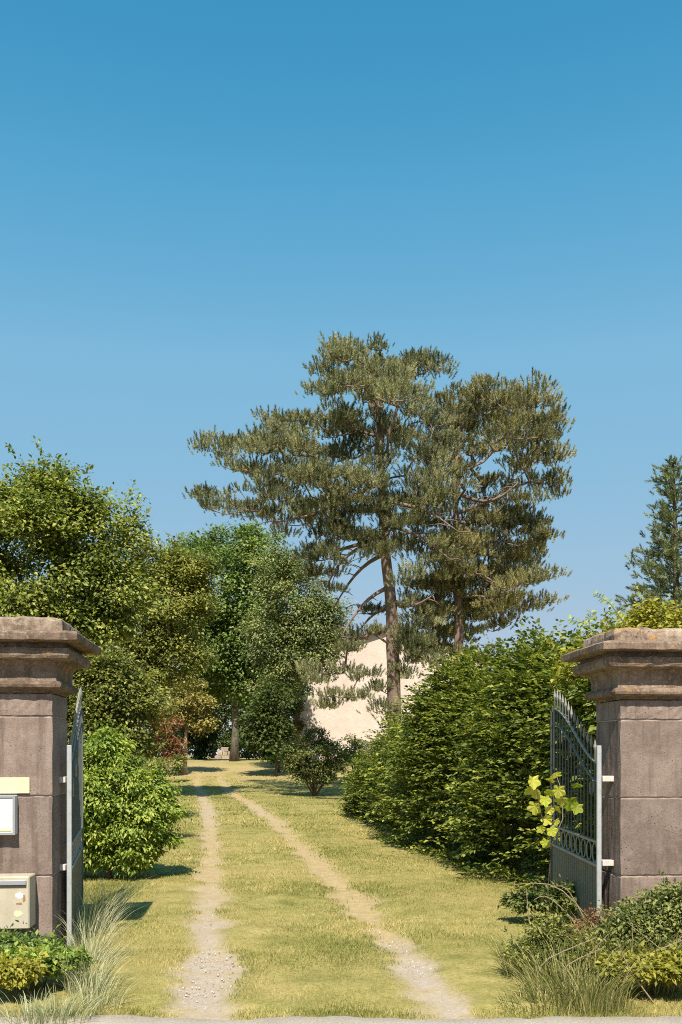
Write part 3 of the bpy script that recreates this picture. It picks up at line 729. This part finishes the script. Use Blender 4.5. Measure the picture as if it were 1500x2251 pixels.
broadleaf('deciduous_tree', 'grey-olive rounded tree between the linden and the house', 'tree', 'broadleaf trees left of the drive', 47.0,
          [(640, 1310, 75, 80), (600, 1250, 50, 50), (690, 1370, 55, 60), (650, 1430, 70, 50), (590, 1400, 50, 70), (715, 1420, 35, 30), (740, 1405, 32, 32), (715, 1350, 40, 35), (610, 1500, 45, 40), (700, 1465, 40, 14), (670, 1260, 40, 40)], (612, 1690), M['l_grey'], M['bark'],
          leaf=.14, nclump=260, per=150, crad=.75, tr=.16, inner=.5, tmean=.5, tvar=.2)
broadleaf('small_tree', 'small ochre-leaved tree with a pale slender trunk', 'tree', None, 46.0,
          [(420, 1555, 45, 38), (375, 1540, 40, 40), (450, 1590, 22, 20), (400, 1500, 40, 30)], (407, 1672), M['l_ochre'], M['bark_pale'],
          leaf=.15, nclump=70, per=75, crad=.5, tr=.13, top_px=(410, 1560))
broadleaf('red_shrub', 'dark red-brown leaved shrub beside the drive', 'shrub', None, 45.0,
          [(350, 1630, 46, 40), (320, 1605, 45, 40), (385, 1650, 22, 25), (345, 1580, 45, 25)], (350, 1690), M['l_red'], M['twig'],
          leaf=.13, nclump=80, per=90, crad=.4, tr=.07)
broadleaf('shrub', 'low olive shrub at the foot of the red-brown shrub', 'shrub', None, 42.0,
          [(375, 1680, 30, 20), (340, 1690, 40, 22), (300, 1690, 40, 30)], (350, 1700), M['l_olive'], M['twig'], leaf=.11, nclump=50, per=70, crad=.3, tr=.05)
broadleaf('shrub', 'olive shrub behind the open left gate leaf', 'shrub', None, 16.0,
          [(230, 1530, 70, 70), (180, 1600, 90, 100), (290, 1570, 60, 90), (250, 1480, 50, 40), (130, 1520, 90, 80)], (220, 1860), M['l_olive'], M['twig'],
          leaf=.07, nclump=210, per=170, crad=.34, tr=.07, sprigs=25, tmean=.45)
broadleaf('shrub', 'bright green drooping shrub beside the left wheel track', 'shrub', None, 11.8,
          [(240, 1760, 85, 120), (235, 1650, 45, 45), (300, 1800, 75, 80), (345, 1800, 40, 50), (180, 1760, 70, 120), (220, 1670, 50, 50), (330, 1740, 40, 50), (270, 1850, 70, 50), (200, 1890, 70, 40), (300, 1880, 50, 35), (365, 1790, 30, 25), (355, 1840, 26, 25)], (240, 1930), M['l_bright'], M['twig'],
          leaf=.066, nclump=340, per=110, crad=.16, tr=.04, aspect=.42, sprigs=190, droop=.55, tvar=.24, tmean=.55, inner=.5, dz=.95, thin=.005)
broadleaf('shrub', 'small round shrub with bare stems on the lawn', 'shrub', None, 35.0,
          [(690, 1655, 55, 38), (650, 1665, 30, 30), (735, 1660, 30, 35), (690, 1620, 35, 18), (675, 1695, 45, 22), (725, 1690, 38, 20), (700, 1710, 45, 12)], (692, 1735), M['l_shrub'], M['twig'],
          leaf=.085, nclump=170, per=85, crad=.28, tr=.035, sprigs=30, inner=.4, stems=11)
broadleaf('shrub', 'low shrub right of the small round shrub', 'shrub', None, 43.0,
          [(770, 1650, 30, 30), (800, 1660, 40, 35)], (780, 1715), M['l_shrub'], M['twig'], leaf=.11, nclump=50, per=80, crad=.35, tr=.05)
for nm, lab, d, el, bp in (
    ('shrub', 'dark evergreen shrub right of the linden trunk', 60.0, [(590, 1610, 55, 60), (630, 1570, 40, 60), (560, 1640, 30, 35)], (590, 1668)),
    ('shrub', 'dark evergreen shrub left of the linden trunk', 62.0, [(455, 1600, 20, 45), (440, 1650, 16, 20), (425, 1590, 30, 50)], (440, 1668)),
    ('shrub', 'dark evergreen thicket against the brick corner of the house', 45.0, [(614, 1625, 24, 50), (600, 1560, 30, 60), (575, 1600, 30, 60)], (605, 1690))):
    broadleaf(nm, lab, 'shrub', 'dark evergreens at the back', d, el, bp, M['l_dark'], M['twig'], leaf=.18, nclump=80, per=90, crad=.6, tr=.08)
broadleaf('shrub', 'tiny pale green plant at the lawn edge under the dark evergreens', 'shrub', None, 50.0, [(600, 1672, 24, 9)], (600, 1680), M['l_bright'], M['twig'], leaf=.09, nclump=16, per=60, crad=.18, tr=.03)
# far belt closing the gap under the crowns
for i, px in enumerate((380, 470, 545, 600)):
    broadleaf('background_tree', ['far tree behind the ochre tree', 'far tree seen left of the linden trunk', 'far tree seen right of the linden trunk', 'far tree behind the dark evergreen shrub'][i], 'tree', 'far trees behind the lawn', 80.0 + 3 * i,
              [(px, 1560 - 10 * (i % 2), 50, 45), (px + 20, 1500, 40, 40), (px, 1625, 44, 32)], (px, 1665), M['l_dark'], M['bark'], leaf=.3, nclump=90, per=70, crad=1.0, tr=.2)

# ------------------------------------------------------------------ hornbeam hedge along the right of the drive
def hedge():
    path = np.array([(24.5, .35, 1.15), (21, .60, 1.85), (18, .95, 2.4), (15, 1.45, 2.78), (12.5, 1.95, 2.85), (10.6, 2.55, 2.68), (9.2, 3.3, 2.6)])   # y, x of the drive-side face, height
    b0 = np.array([2.2, 14.0, 0.0])
    root = empty('hedge', b0, label='overgrown hornbeam hedge along the right side of the drive', cat='hedge')
    n = 7600
    s = rng.random(n); y = np.where(rng.random(n) < .6, 9.2 + 8 * s, 9.2 + 15.6 * s)
    x0 = np.interp(y, path[::-1, 0], path[::-1, 1]); H = np.interp(y, path[::-1, 0], path[::-1, 2]); W = 2.3
    th = rng.random(n)                                  # round the cross-section, from the foot of the drive side over the top
    a = np.pi * (1.02 - th * .86)
    bulge = 1 + .24 * (vnoise(y, th * 3, 1.1, 11) - .5) * 2 + .22 * (vnoise(y, th * 8, 2.6, 12) - .5)
    prof = np.sin(np.clip(a, 0, np.pi)) ** .55
    lat = np.sign(np.cos(a)) * np.abs(np.cos(a)) ** .7
    dep = np.where(rng.random(n) < .28, .6 + .3 * rng.random(n), 1.0) * bulge
    X = x0 + W / 2 + lat * W / 2 * dep; Z = .06 + (H - .06) * np.clip(prof, 0, 1) * (1 - (1 - dep) * .55) * (.94 + .12 * rng.random(n))
    C = np.stack([X, y, Z], -1)
    # rounded far end and the near end that faces the road
    m = 1700; aa = rng.random(m) * np.pi; zz = rng.random(m) ** .8
    far = np.stack([.35 + W / 2 - np.cos(aa) * W / 2 * np.sqrt(1 - .75 * zz ** 2), 24.3 + np.sin(aa) * .6, zz * 1.25], -1)
    m2 = 1500; aa2 = rng.random(m2); zz2 = rng.random(m2)
    near = np.stack([2.55 + aa2 * 2.6, 9.6 + .5 * (aa2 - .4) ** 2 + rng.normal(size=m2) * .18 - .25 * np.sin(zz2 * 3), zz2 * 2.75], -1)
    O1 = np.stack([lat, rng.normal(size=n) * .35 - .25, np.sin(a) * .5], -1)
    O2 = np.stack([-np.cos(aa), -.2 + 0 * aa, .2 + 0 * aa], -1); O3 = np.stack([-.25 + .4 * rng.normal(size=m2), -np.ones(m2), .1 + 0 * aa2], -1)
    C = np.concatenate([C, far, near]); O = unit(np.concatenate([O1, O2, O3]))
    k = 17; N_ = len(C); ci = np.repeat(np.arange(N_), k); j = np.tile(np.arange(k), N_)
    # each spray is flat: leaves left and right of a slightly drooping twig
    O[:, 2] = O[:, 2] * .6 + .12 + .36 * rng.normal(size=N_); O = unit(O)
    side = unit(np.cross(O, np.array([0, 0, 1.0]))); up = np.cross(side, O)
    L = (.26 + .30 * rng.random(N_)) * np.where(rng.random(N_) < .10, 1.6, 1)
    t = (j + .5) / k; sg = np.where(j % 2 == 0, 1, -1)
    wid = .30 * L[ci] * (1 - t) * rng.random(N_ * k)
    P = C[ci] + O[ci] * ((t - .25) * L[ci])[:, None] + side[ci] * (sg * wid)[:, None] - up[ci] * (t ** 2 * .10 * L[ci])[:, None] + rng.normal(size=(N_ * k, 3)) * .012
    ax = O[ci] * .7 + side[ci] * (sg * .75)[:, None] - np.array([0, 0, .15]) + rdir(N_ * k) * .25
    nr = up[ci] + rdir(N_ * k) * .6 + np.array([0, -.15, 0])
    ctint = np.clip(.46 + rng.normal(size=N_) * .24, 0, 1)
    V, Fc, tt = leaves(P, ax, nr, (.046 + .068 * rng.random(N_ * k) ** 1.3), .58, .15, np.clip(ctint[ci] + rng.normal(size=N_ * k) * .2, 0, 1))
    parts = [(V, Fc, tt)]
    nf = 46000; yf = 9.7 + 14.6 * rng.random(nf); hf = np.interp(yf, path[::-1, 0], path[::-1, 2]); zf = rng.random(nf) ** .85
    xf = np.interp(yf, path[::-1, 0], path[::-1, 1]) + .25 + (W - .5) * rng.random(nf); Pf = np.stack([xf, yf, .05 + zf * hf * .86], -1)
    parts.append(leaves(Pf, rdir(nf), rdir(nf) + np.array([0, 0, .8]), .10 + .05 * rng.random(nf), .6, .15, np.clip(.3 + rng.normal(size=nf) * .15, 0, 1)))
    # upright young shoots on the top
    for i in range(380):
        yy = 9.5 + 14 * rng.random(); hx = np.interp(yy, path[::-1, 0], path[::-1, 1]) + W * (.15 + .7 * rng.random()); hz = np.interp(yy, path[::-1, 0], path[::-1, 2]) * (.93)
        Ls = .25 + .6 * rng.random() ** 1.5; q = int(Ls / .028); tq = rng.random(q); dr = unit(np.array([rng.normal() * .25, rng.normal() * .25, 1.0]))
        pp = np.array([hx, yy, hz]) + dr * (tq * Ls)[:, None] + rng.normal(size=(q, 3)) * .012
        parts.append(leaves(pp, rdir(q) + np.array([0, 0, .5]), rdir(q) + np.array([0, 0, .8]), .05 + .03 * rng.random(q), .58, .15, np.clip(.65 + rng.normal(size=q) * .15, 0, 1)))
    V, Fc, tt = join(parts)
    link('foliage', mesh_np('foliage', V - b0, Fc, tt), M['l_hedge'], root)
    # stems: a row of multi-stemmed bushes
    mb = MB()
    for yy in np.arange(9.8, 24.3, .75):
        bx = np.interp(yy, path[::-1, 0], path[::-1, 1]) + W / 2; H_ = np.interp(yy, path[::-1, 0], path[::-1, 2])
        b = np.array([bx + rng.normal() * .1, yy, -.05])
        pts = b + np.stack([rng.normal(size=34) * .62, rng.normal(size=34) * .5, (.15 + .62 * rng.random(34)) * H_], -1)
        pts[:, 0] = np.clip(pts[:, 0], bx - .55, bx + .55); skeleton(mb, np.array([b, b + [0, 0, .15]]) - b0, pts - b0, .008, lean=.6, rmax=.05)
    mb.build('stem', M['twig'], root, smooth_=True)
hedge()
broadleaf('climbing_shrub', 'yellow-green climbing shrub showing above the right pillar cap', 'shrub', None, 10.2,
          [(1440, 1400, 90, 60), (1520, 1380, 90, 70), (1380, 1470, 90, 70), (1300, 1480, 60, 70), (1560, 1480, 100, 90)], (1440, 1980), M['l_yellow'], M['twig'],
          leaf=.065, nclump=150, per=100, crad=.20, tr=.04, sprigs=34, thin=.005, inner=.5)
# long leaning shoots beside the right pillar cap
def shoot(label, px0, py0, px1, py1, d, n, lf, mat):
    p0, p1 = at(px0, py0, d), at(px1, py1, d + .25); root = empty('leafy_shoot', p0, label=label, cat='shoot', group='long leafy shoots over the right pillar')
    mid = (p0 + p1) / 2 + np.array([0, 0, .06]); q = np.array([p0, mid, p1]) - p0
    MB().tube(q, [.006, .004, .002], 5).build('stem', M['twig'], root)
    t = np.linspace(.05, 1, n); pp = np.stack([np.interp(t, [0, .5, 1], q[:, k]) for k in range(3)], -1)
    dr = unit(p1 - p0); sd = unit(np.cross(dr, [0, 1.0, 0])); sg = np.where(np.arange(n) % 2 == 0, 1, -1)[:, None]
    V, Fc, tt = leaves(pp, sd * sg + dr * .5 + rdir(n) * .3, rdir(n) * .6 + np.array([0, -.5, .8]), lf * (.7 + .5 * rng.random(n)), .5, .2)
    link('leaf_row', mesh_np('leaf_row', V, Fc, tt), mat, root)
shoot('long arching leafy shoot high beside the right pillar cap', 1375, 1372, 1308, 1306, 9.6, 26, .055, M['l_bright'])
shoot('short leafy shoot leaning left over the right pillar cornice', 1325, 1408, 1252, 1362, 9.3, 20, .06, M['l_bright'])
shoot('upright leafy shoot just left of the right pillar cap', 1290, 1430, 1300, 1345, 9.3, 22, .055, M['l_bright'])

# ------------------------------------------------------------------ vine with large lobed leaves on the right gate leaf
def vine():
    d = 7.95; b0 = at(1215, 2030, d); b0[2] = 0
    root = empty('grape_vine', b0, label='young vine with large yellow-green lobed leaves in front of the right gate leaf', cat='vine')
    st = np.array([at(1215, 2030, d), at(1205, 1960, d), at(1212, 1860, d - .1), at(1190, 1790, d - .15), at(1180, 1735, d - .15), at(1165, 1712, d - .15)])
    MB().tube(st - b0, [.006, .005, .004, .004, .003, .002], 6).build('stem', M['twig'], root, smooth_=True)
    st2 = np.array([at(1212, 1860, d - .1), at(1238, 1800, d - .1), at(1236, 1740, d - .15), at(1222, 1700, d - .15)])
    MB().tube(st2 - b0, [.005, .004, .003, .002], 6).build('stem', M['stem'], root, smooth_=True)
    prof = []
    for k in range(21):
        a = -math.pi / 2 + 2 * math.pi * k / 21 + .15
        rr = (.80 + .13 * math.cos(5 * (a - math.pi / 2)) + .05 * math.cos(10 * a + 1)) * (1 if math.sin(a) > -.75 else .7); prof.append((rr * math.cos(a) * .55, rr * math.sin(a) * .55 + .35))
    v = [(0, .3, 0)] + [(x, y, -.22 * abs(x) - .12 * (y - .3) ** 2 + .02 * math.sin(k * 2.1)) for k, (x, y) in enumerate(prof)]
    base = MB().add(v, [(0, 1 + k, 1 + (k + 1) % 21) for k in range(21)]).mesh('leaf')
    variants = []
    for t_ in (.15, .45, .7, .95):
        me = base.copy(); a = me.attributes.new('tint', 'FLOAT', 'POINT'); a.data.foreach_set('value', np.clip(t_ + rng.normal(size=len(v)) * .06, 0, 1).astype(np.float32)); me.materials.append(M['l_vine']); variants.append(me)
    spots = [(1170, 1705, .15, 2), (1182, 1732, .16, 3), (1163, 1728, .12, 2), (1196, 1748, .13, 1), (1178, 1762, .15, 2), (1206, 1772, .10, 3), (1194, 1795, .12, 2), (1222, 1696, .15, 3), (1230, 1725, .15, 2), (1216, 1712, .11, 1), (1238, 1750, .12, 2), (1208, 1818, .11, 1), (1226, 1770, .10, 2), (1276, 1808, .08, 2), (1204, 1845, .10, 1), (1252, 1750, .18, 0), (1264, 1720, .13, 0), (1270, 1765, .13, 0), (1186, 1815, .09, 1), (1222, 1800, .09, 3), (1212, 1735, .10, 1)]
    for px, py, s, t_ in spots:
        dd = d - .12 - .14 * rng.random() if px < 1248 else d - .05
        p = at(px, py, dd) - b0; o = bpy.data.objects.new('leaf', variants[t_]); COL.objects.link(o); o.parent = root
        o.location = tuple(p); o.scale = (s * (.8 + .3 * rng.random()), s, s * 1.6)
        o.rotation_euler = (R(-68 + rng.normal() * 24), R(rng.normal() * 28), R(rng.normal() * 30))
vine()

# ------------------------------------------------------------------ grasses and weeds at the gate
def blades(base, n, h, spread, lean, w, tint_m, droop=.5, seg=4):
    """arching tapered blades from one clump; lean is a preferred direction"""
    a = rng.random(n) * 2 * np.pi; r = np.sqrt(rng.random(n)) * spread
    P0 = np.stack([np.cos(a) * r, np.sin(a) * r, np.zeros(n)], -1) + base
    H = h * (.55 + .6 * rng.random(n)); dr = np.stack([np.cos(a), np.sin(a), 0 * a], -1) * (.25 + .5 * rng.random(n))[:, None] + np.array(lean) + rng.normal(size=(n, 3)) * .12
    dr[:, 2] = 0; side = unit(np.stack([-np.sin(a + rng.normal(size=n)), np.cos(a + rng.normal(size=n)), 0 * a], -1))
    V = []; 
    for k in range(seg + 1):
        t = k / seg; c = P0 + dr * (H * t ** 1.6)[:, None] + np.array([0, 0, 1]) * (H * (t - droop * .5 * t ** 3))[:, None]
        ww = w * (1 - t) ** .6 if k < seg else w * .05
        V += [c - side * ww / 2, c + side * ww / 2]
    V = np.stack(V, 1); m = 2 * (seg + 1); i = np.arange(n)[:, None] * m
    Fc = np.concatenate([i + np.array([[2 * k, 2 * k + 1, 2 * k + 3]]) for k in range(seg)] + [i + np.array([[2 * k, 2 * k + 3, 2 * k + 2]]) for k in range(seg)], 0)
    return V.reshape(-1, 3), Fc, np.repeat(np.clip(tint_m + rng.normal(size=n) * .32, 0, 1), m)

def grass_clump(label, bases, mat, name='grass_clump', cat='grass clump', **kw):
    b0 = np.array(bases[0][0], float); parts = []
    for b, n, h, sp, ln, w, tm_ in bases: parts.append(blades(np.array(b, float), n, h, sp, ln, w, tm_, **kw))
    V, Fc, t = join(parts); link(name, mesh_np(name, V - b0, Fc, t), mat, None, b0, label=label, cat=cat)
def gp(px, py): 
    d = EYE * F / (py - HOR); return at(px, py, d) * np.array([1, 1, 0])
grass_clump('pale blue-grey grass clump at the foot of the left gate leaf', [(gp(190, 2180), 260, .42, .14, (.14, 0, 0), .0045, .65), (gp(200, 2115), 220, .50, .14, (.2, 0, 0), .0045, .7), (gp(215, 2215), 130, .30, .16, (.2, -.1, 0), .005, .5)], M['blade_pale'])
grass_clump('dry arching stalks behind the pale grass clump', [(gp(205, 2050), 140, .55, .18, (.15, 0, 0), .005, .85), (gp(240, 2010), 110, .45, .15, (.2, 0, 0), .005, .9)], M['blade_pale'])
grass_clump('dry olive grass tuft on the lawn edge at the right gate', [(gp(1200, 2150), 380, .40, .30, (0, -.1, 0), .006, .55), (gp(1150, 2110), 160, .26, .22, (-.1, 0, 0), .006, .55), (gp(1260, 2200), 380, .42, .32, (0, -.1, 0), .006, .5), (gp(1190, 2215), 200, .18, .25, (-.1, 0, 0), .006, .6)], M['blade_dry'])
grass_clump('tall dry weeds at the foot of the right pillar', [(gp(1330, 2150), 380, .52, .32, (0, -.05, 0), .006, .55), (gp(1400, 2170), 240, .50, .28, (.1, 0, 0), .006, .5), (gp(1300, 2210), 240, .32, .25, (0, 0, 0), .006, .5), (gp(1470, 2150), 240, .55, .25, (0, 0, 0), .006, .5)], M['blade_dry'], 'weeds', 'weeds')
grass_clump('small green grass tuft in front of the letterbox pillar', [(gp(70, 2245), 160, .18, .22, (0, 0, 0), .006, .4), (gp(130, 2245), 160, .2, .2, (.1, 0, 0), .006, .4)], M['blade_pale'])

def weed_bush(label, d, ells, base, mat, **kw):
    kw = {**dict(leaf=.05, nclump=70, per=60, crad=.10, tr=.012, thin=.003, sprigs=14, inner=.3, aspect=.5), **kw}
    return broadleaf('leafy_weed', label, 'plant', 'leafy weeds at the gate', d, ells, base, mat, M['twig'], **kw)
weed_bush('bright green leafy weed in front of the letterbox pillar', 6.2, [(105, 2140, 45, 50), (60, 2180, 50, 40), (130, 2190, 40, 45), (20, 2215, 40, 40)], (90, 2240), M['l_bright'], nclump=110)
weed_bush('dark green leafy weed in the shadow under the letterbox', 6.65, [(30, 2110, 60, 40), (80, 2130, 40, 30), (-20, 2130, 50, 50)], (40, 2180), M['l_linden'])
weed_bush('yellow-tipped leafy weed at the bottom left corner', 5.9, [(35, 2195, 35, 22), (10, 2230, 40, 30)], (20, 2255), M['l_yellow'], nclump=40)
weed_bush('bright green bramble at the bottom right corner', 6.0, [(1440, 2190, 70, 45), (1390, 2225, 60, 30), (1490, 2150, 45, 50), (1500, 2225, 60, 40)], (1440, 2260), M['l_yellow'], nclump=110, tmean=.35)
weed_bush('olive herb with woody stalks before the right pillar', 6.6, [(1400, 2040, 60, 55), (1470, 2020, 60, 70), (1350, 2080, 50, 50), (1440, 2110, 70, 50), (1500, 1990, 40, 50)], (1420, 2150), M['l_shrub'], leaf=.036, nclump=240, per=55, tmean=.7, tvar=.3, sprigs=50)
weed_bush('low olive weed among the dry grass at the right gate', 6.5, [(1240, 2120, 65, 45), (1180, 2130, 55, 40), (1300, 2110, 55, 45), (1260, 2180, 80, 40), (1210, 2060, 50, 35)], (1240, 2200), M['l_olive'], leaf=.032, nclump=240, per=50, tmean=.45, tvar=.35, sprigs=40)
weed_bush('brown seeding weed between the right gate leaf and the pillar', 6.9, [(1330, 2040, 45, 45), (1370, 2080, 50, 40), (1290, 2060, 45, 40)], (1340, 2130), M['l_red'], leaf=.026, nclump=90, per=40, tmean=.6, tvar=.3)
weed_bush('dark herb at the hedge foot by the right gate leaf', 8.6, [(1200, 1980, 50, 30), (1150, 1990, 40, 25), (1260, 1990, 50, 40)], (1200, 2030), M['l_shrub'], nclump=70)

def dry_stalks(label, specs):
    b0 = np.array(specs[0][0]); root = empty('dry_stalks', b0, label=label, cat='dry stalks', group='dry stalks around the gate')
    for pts in specs:
        q = np.array(pts) - b0; s = np.linspace(0, len(q) - 1, 8); qq = np.stack([np.interp(s, np.arange(len(q)), q[:, k]) for k in range(3)], -1)
        qq[1:-1] = (qq[:-2] + 2 * qq[1:-1] + qq[2:]) / 4
        MB().tube(qq, np.linspace(.006, .0025, 8), 5).build('stalk', M['stem'], root)
dry_stalks('arching dry stalks before the right gate leaf', [[at(1330, 2060, 7.5), at(1270, 1990, 7.4), at(1225, 1940, 7.4), at(1165, 1942, 7.5), at(1130, 1945, 7.5)], [at(1290, 2060, 7.3), at(1240, 2000, 7.3), at(1200, 1965, 7.3), at(1175, 1978, 7.3)], [at(1290, 2030, 7.3), at(1262, 1975, 7.3), at(1240, 1945, 7.3), at(1210, 1950, 7.3)], [at(1310, 2045, 7.2), at(1260, 2025, 7.2), at(1230, 1990, 7.2)], [at(1165, 2030, 7.6), at(1160, 1990, 7.6), at(1158, 1955, 7.6)]])
dry_stalks('tangled straw stalks leaning over the weeds at the right gate', [[gp(1150 + 36 * q, 2150 + (q * 37) % 60), gp(1150 + 36 * q, 2150 + (q * 37) % 60) + np.array([rng.normal() * .08, 0, .22]), gp(1150 + 36 * q, 2150 + (q * 37) % 60) + np.array([rng.normal() * .22, -.05, .32 + .18 * rng.random()])] for q in range(10)])
dry_stalks('upright dark seed stalks before the right pillar', [[at(1480, 2090, 6.7), at(1468, 2000, 6.7), at(1458, 1925, 6.7)], [at(1450, 2090, 6.7), at(1440, 2000, 6.7), at(1425, 1945, 6.7)], [at(1495, 2090, 6.6), at(1490, 2000, 6.6), at(1497, 1960, 6.6)], [at(1400, 2090, 6.7), at(1390, 2010, 6.7), at(1378, 1965, 6.7)], [at(1420, 2090, 6.7), at(1412, 2010, 6.7), at(1410, 1975, 6.7)]])

# ------------------------------------------------------------------ lawn blades and gravel
def lawn():
    parts = []
    for y0, y1, n, h, w in ((5.45, 8.0, 120000, .022, .0055), (8.0, 12.0, 95000, .026, .008), (12.0, 20.0, 75000, .030, .014), (20, 45, 60000, .038, .030)):
        y = y0 + (y1 - y0) * rng.random(n); half = .36 * y + .4
        x = np.clip(-half, -4.6 - .13 * y, 9) + rng.random(n) * 0; lo = np.maximum(-half, -6.5 - .08 * y); hi = np.minimum(half, 3.6 - .03 * y)
        x = lo + (hi - lo) * rng.random(n)
        t, g = track_w(x, y); keep = rng.random(n) > np.clip(t * 1.05 + g, 0, .985)
        keep &= rng.random(n) < .45 + .75 * vnoise(x, y, 2.5, 21)
        x, y, t = x[keep], y[keep], t[keep]; m = len(x)
        z = ground_z(x, y) - .015; H = h * (.5 + .9 * rng.random(m)) * (1 - .5 * t); a = rng.random(m) * 2 * np.pi
        P = np.stack([x, y, z], -1); s = np.stack([np.cos(a), np.sin(a), 0 * a], -1) * w * .5; tip = np.stack([rng.normal(size=m) * .6 * H, rng.normal(size=m) * .6 * H, H + .012], -1)
        V = np.stack([P - s, P + s, P + tip], 1).reshape(-1, 3); Fc = np.arange(3 * m).reshape(-1, 3)
        green = smooth(.36, .60, vnoise(x, y, .7, 41) * .5 + vnoise(x, y, 2.3, 42) * .3 + vnoise(x, y, 7.0, 44) * .2)
        # the greener strip along the outside of the right track
        xr = np.interp(y, TR[:, 0], TR[:, 1]); green = np.maximum(green, .8 * (1 - smooth(.25, .7, np.abs(x - xr - .75))) * (vnoise(x, y, 1.5, 43) > .3))
        tint = np.clip(.74 - .68 * green + .15 * t + rng.normal(size=m) * .28, 0, 1)
        parts.append((V, Fc, np.repeat(tint, 3)))
    V, Fc, tt = join(parts)
    link('lawn_grass', mesh_np('lawn_grass', V, Fc, tt), M['blade'], kind='stuff', label='short dry mown grass between and beside the wheel tracks', cat='grass')
lawn()

def gravel():
    n = 60000; y = 5.35 + 4.0 * rng.random(n) ** 1.2; x = -2.2 + 3.8 * rng.random(n); t, g = track_w(x, y)
    keep = rng.random(n) < g * .08 + .006; x, y = x[keep], y[keep]; m = len(x); s = .004 + .008 * rng.random(m) ** 2
    oc = np.array([(1, 0, 0), (0, 1, 0), (-1, 0, 0), (0, -1, 0), (0, 0, .7), (0, 0, -.6)]); of = np.array([(0, 1, 4), (1, 2, 4), (2, 3, 4), (3, 0, 4), (1, 0, 5), (2, 1, 5), (3, 2, 5), (0, 3, 5)])
    a = rng.random(m) * 6.28; c, si = np.cos(a), np.sin(a)
    V = np.empty((m, 6, 3)); jit = .75 + .5 * rng.random((m, 6)); ex = .7 + .6 * rng.random(m)
    V[:, :, 0] = (oc[None, :, 0] * c[:, None] * ex[:, None] - oc[None, :, 1] * si[:, None]) * jit; V[:, :, 1] = (oc[None, :, 0] * si[:, None] * ex[:, None] + oc[None, :, 1] * c[:, None]) * jit; V[:, :, 2] = oc[None, :, 2] * jit
    V = V * s[:, None, None] + np.stack([x, y, -.020 + 0 * x], -1)[:, None]
    Fc = (of[None] + (np.arange(m) * 6)[:, None, None]).reshape(-1, 3)
    mm = leaf_mat('pebble', (.26, .22, .18), (.42, .38, .34), (.58, .54, .52), 0.0, .9, .2)
    link('gravel', mesh_np('gravel', V.reshape(-1, 3), Fc, np.repeat(rng.random(m), 6)), mm, kind='stuff', label='small pale gravel in the wheel tracks', cat='gravel')
gravel()
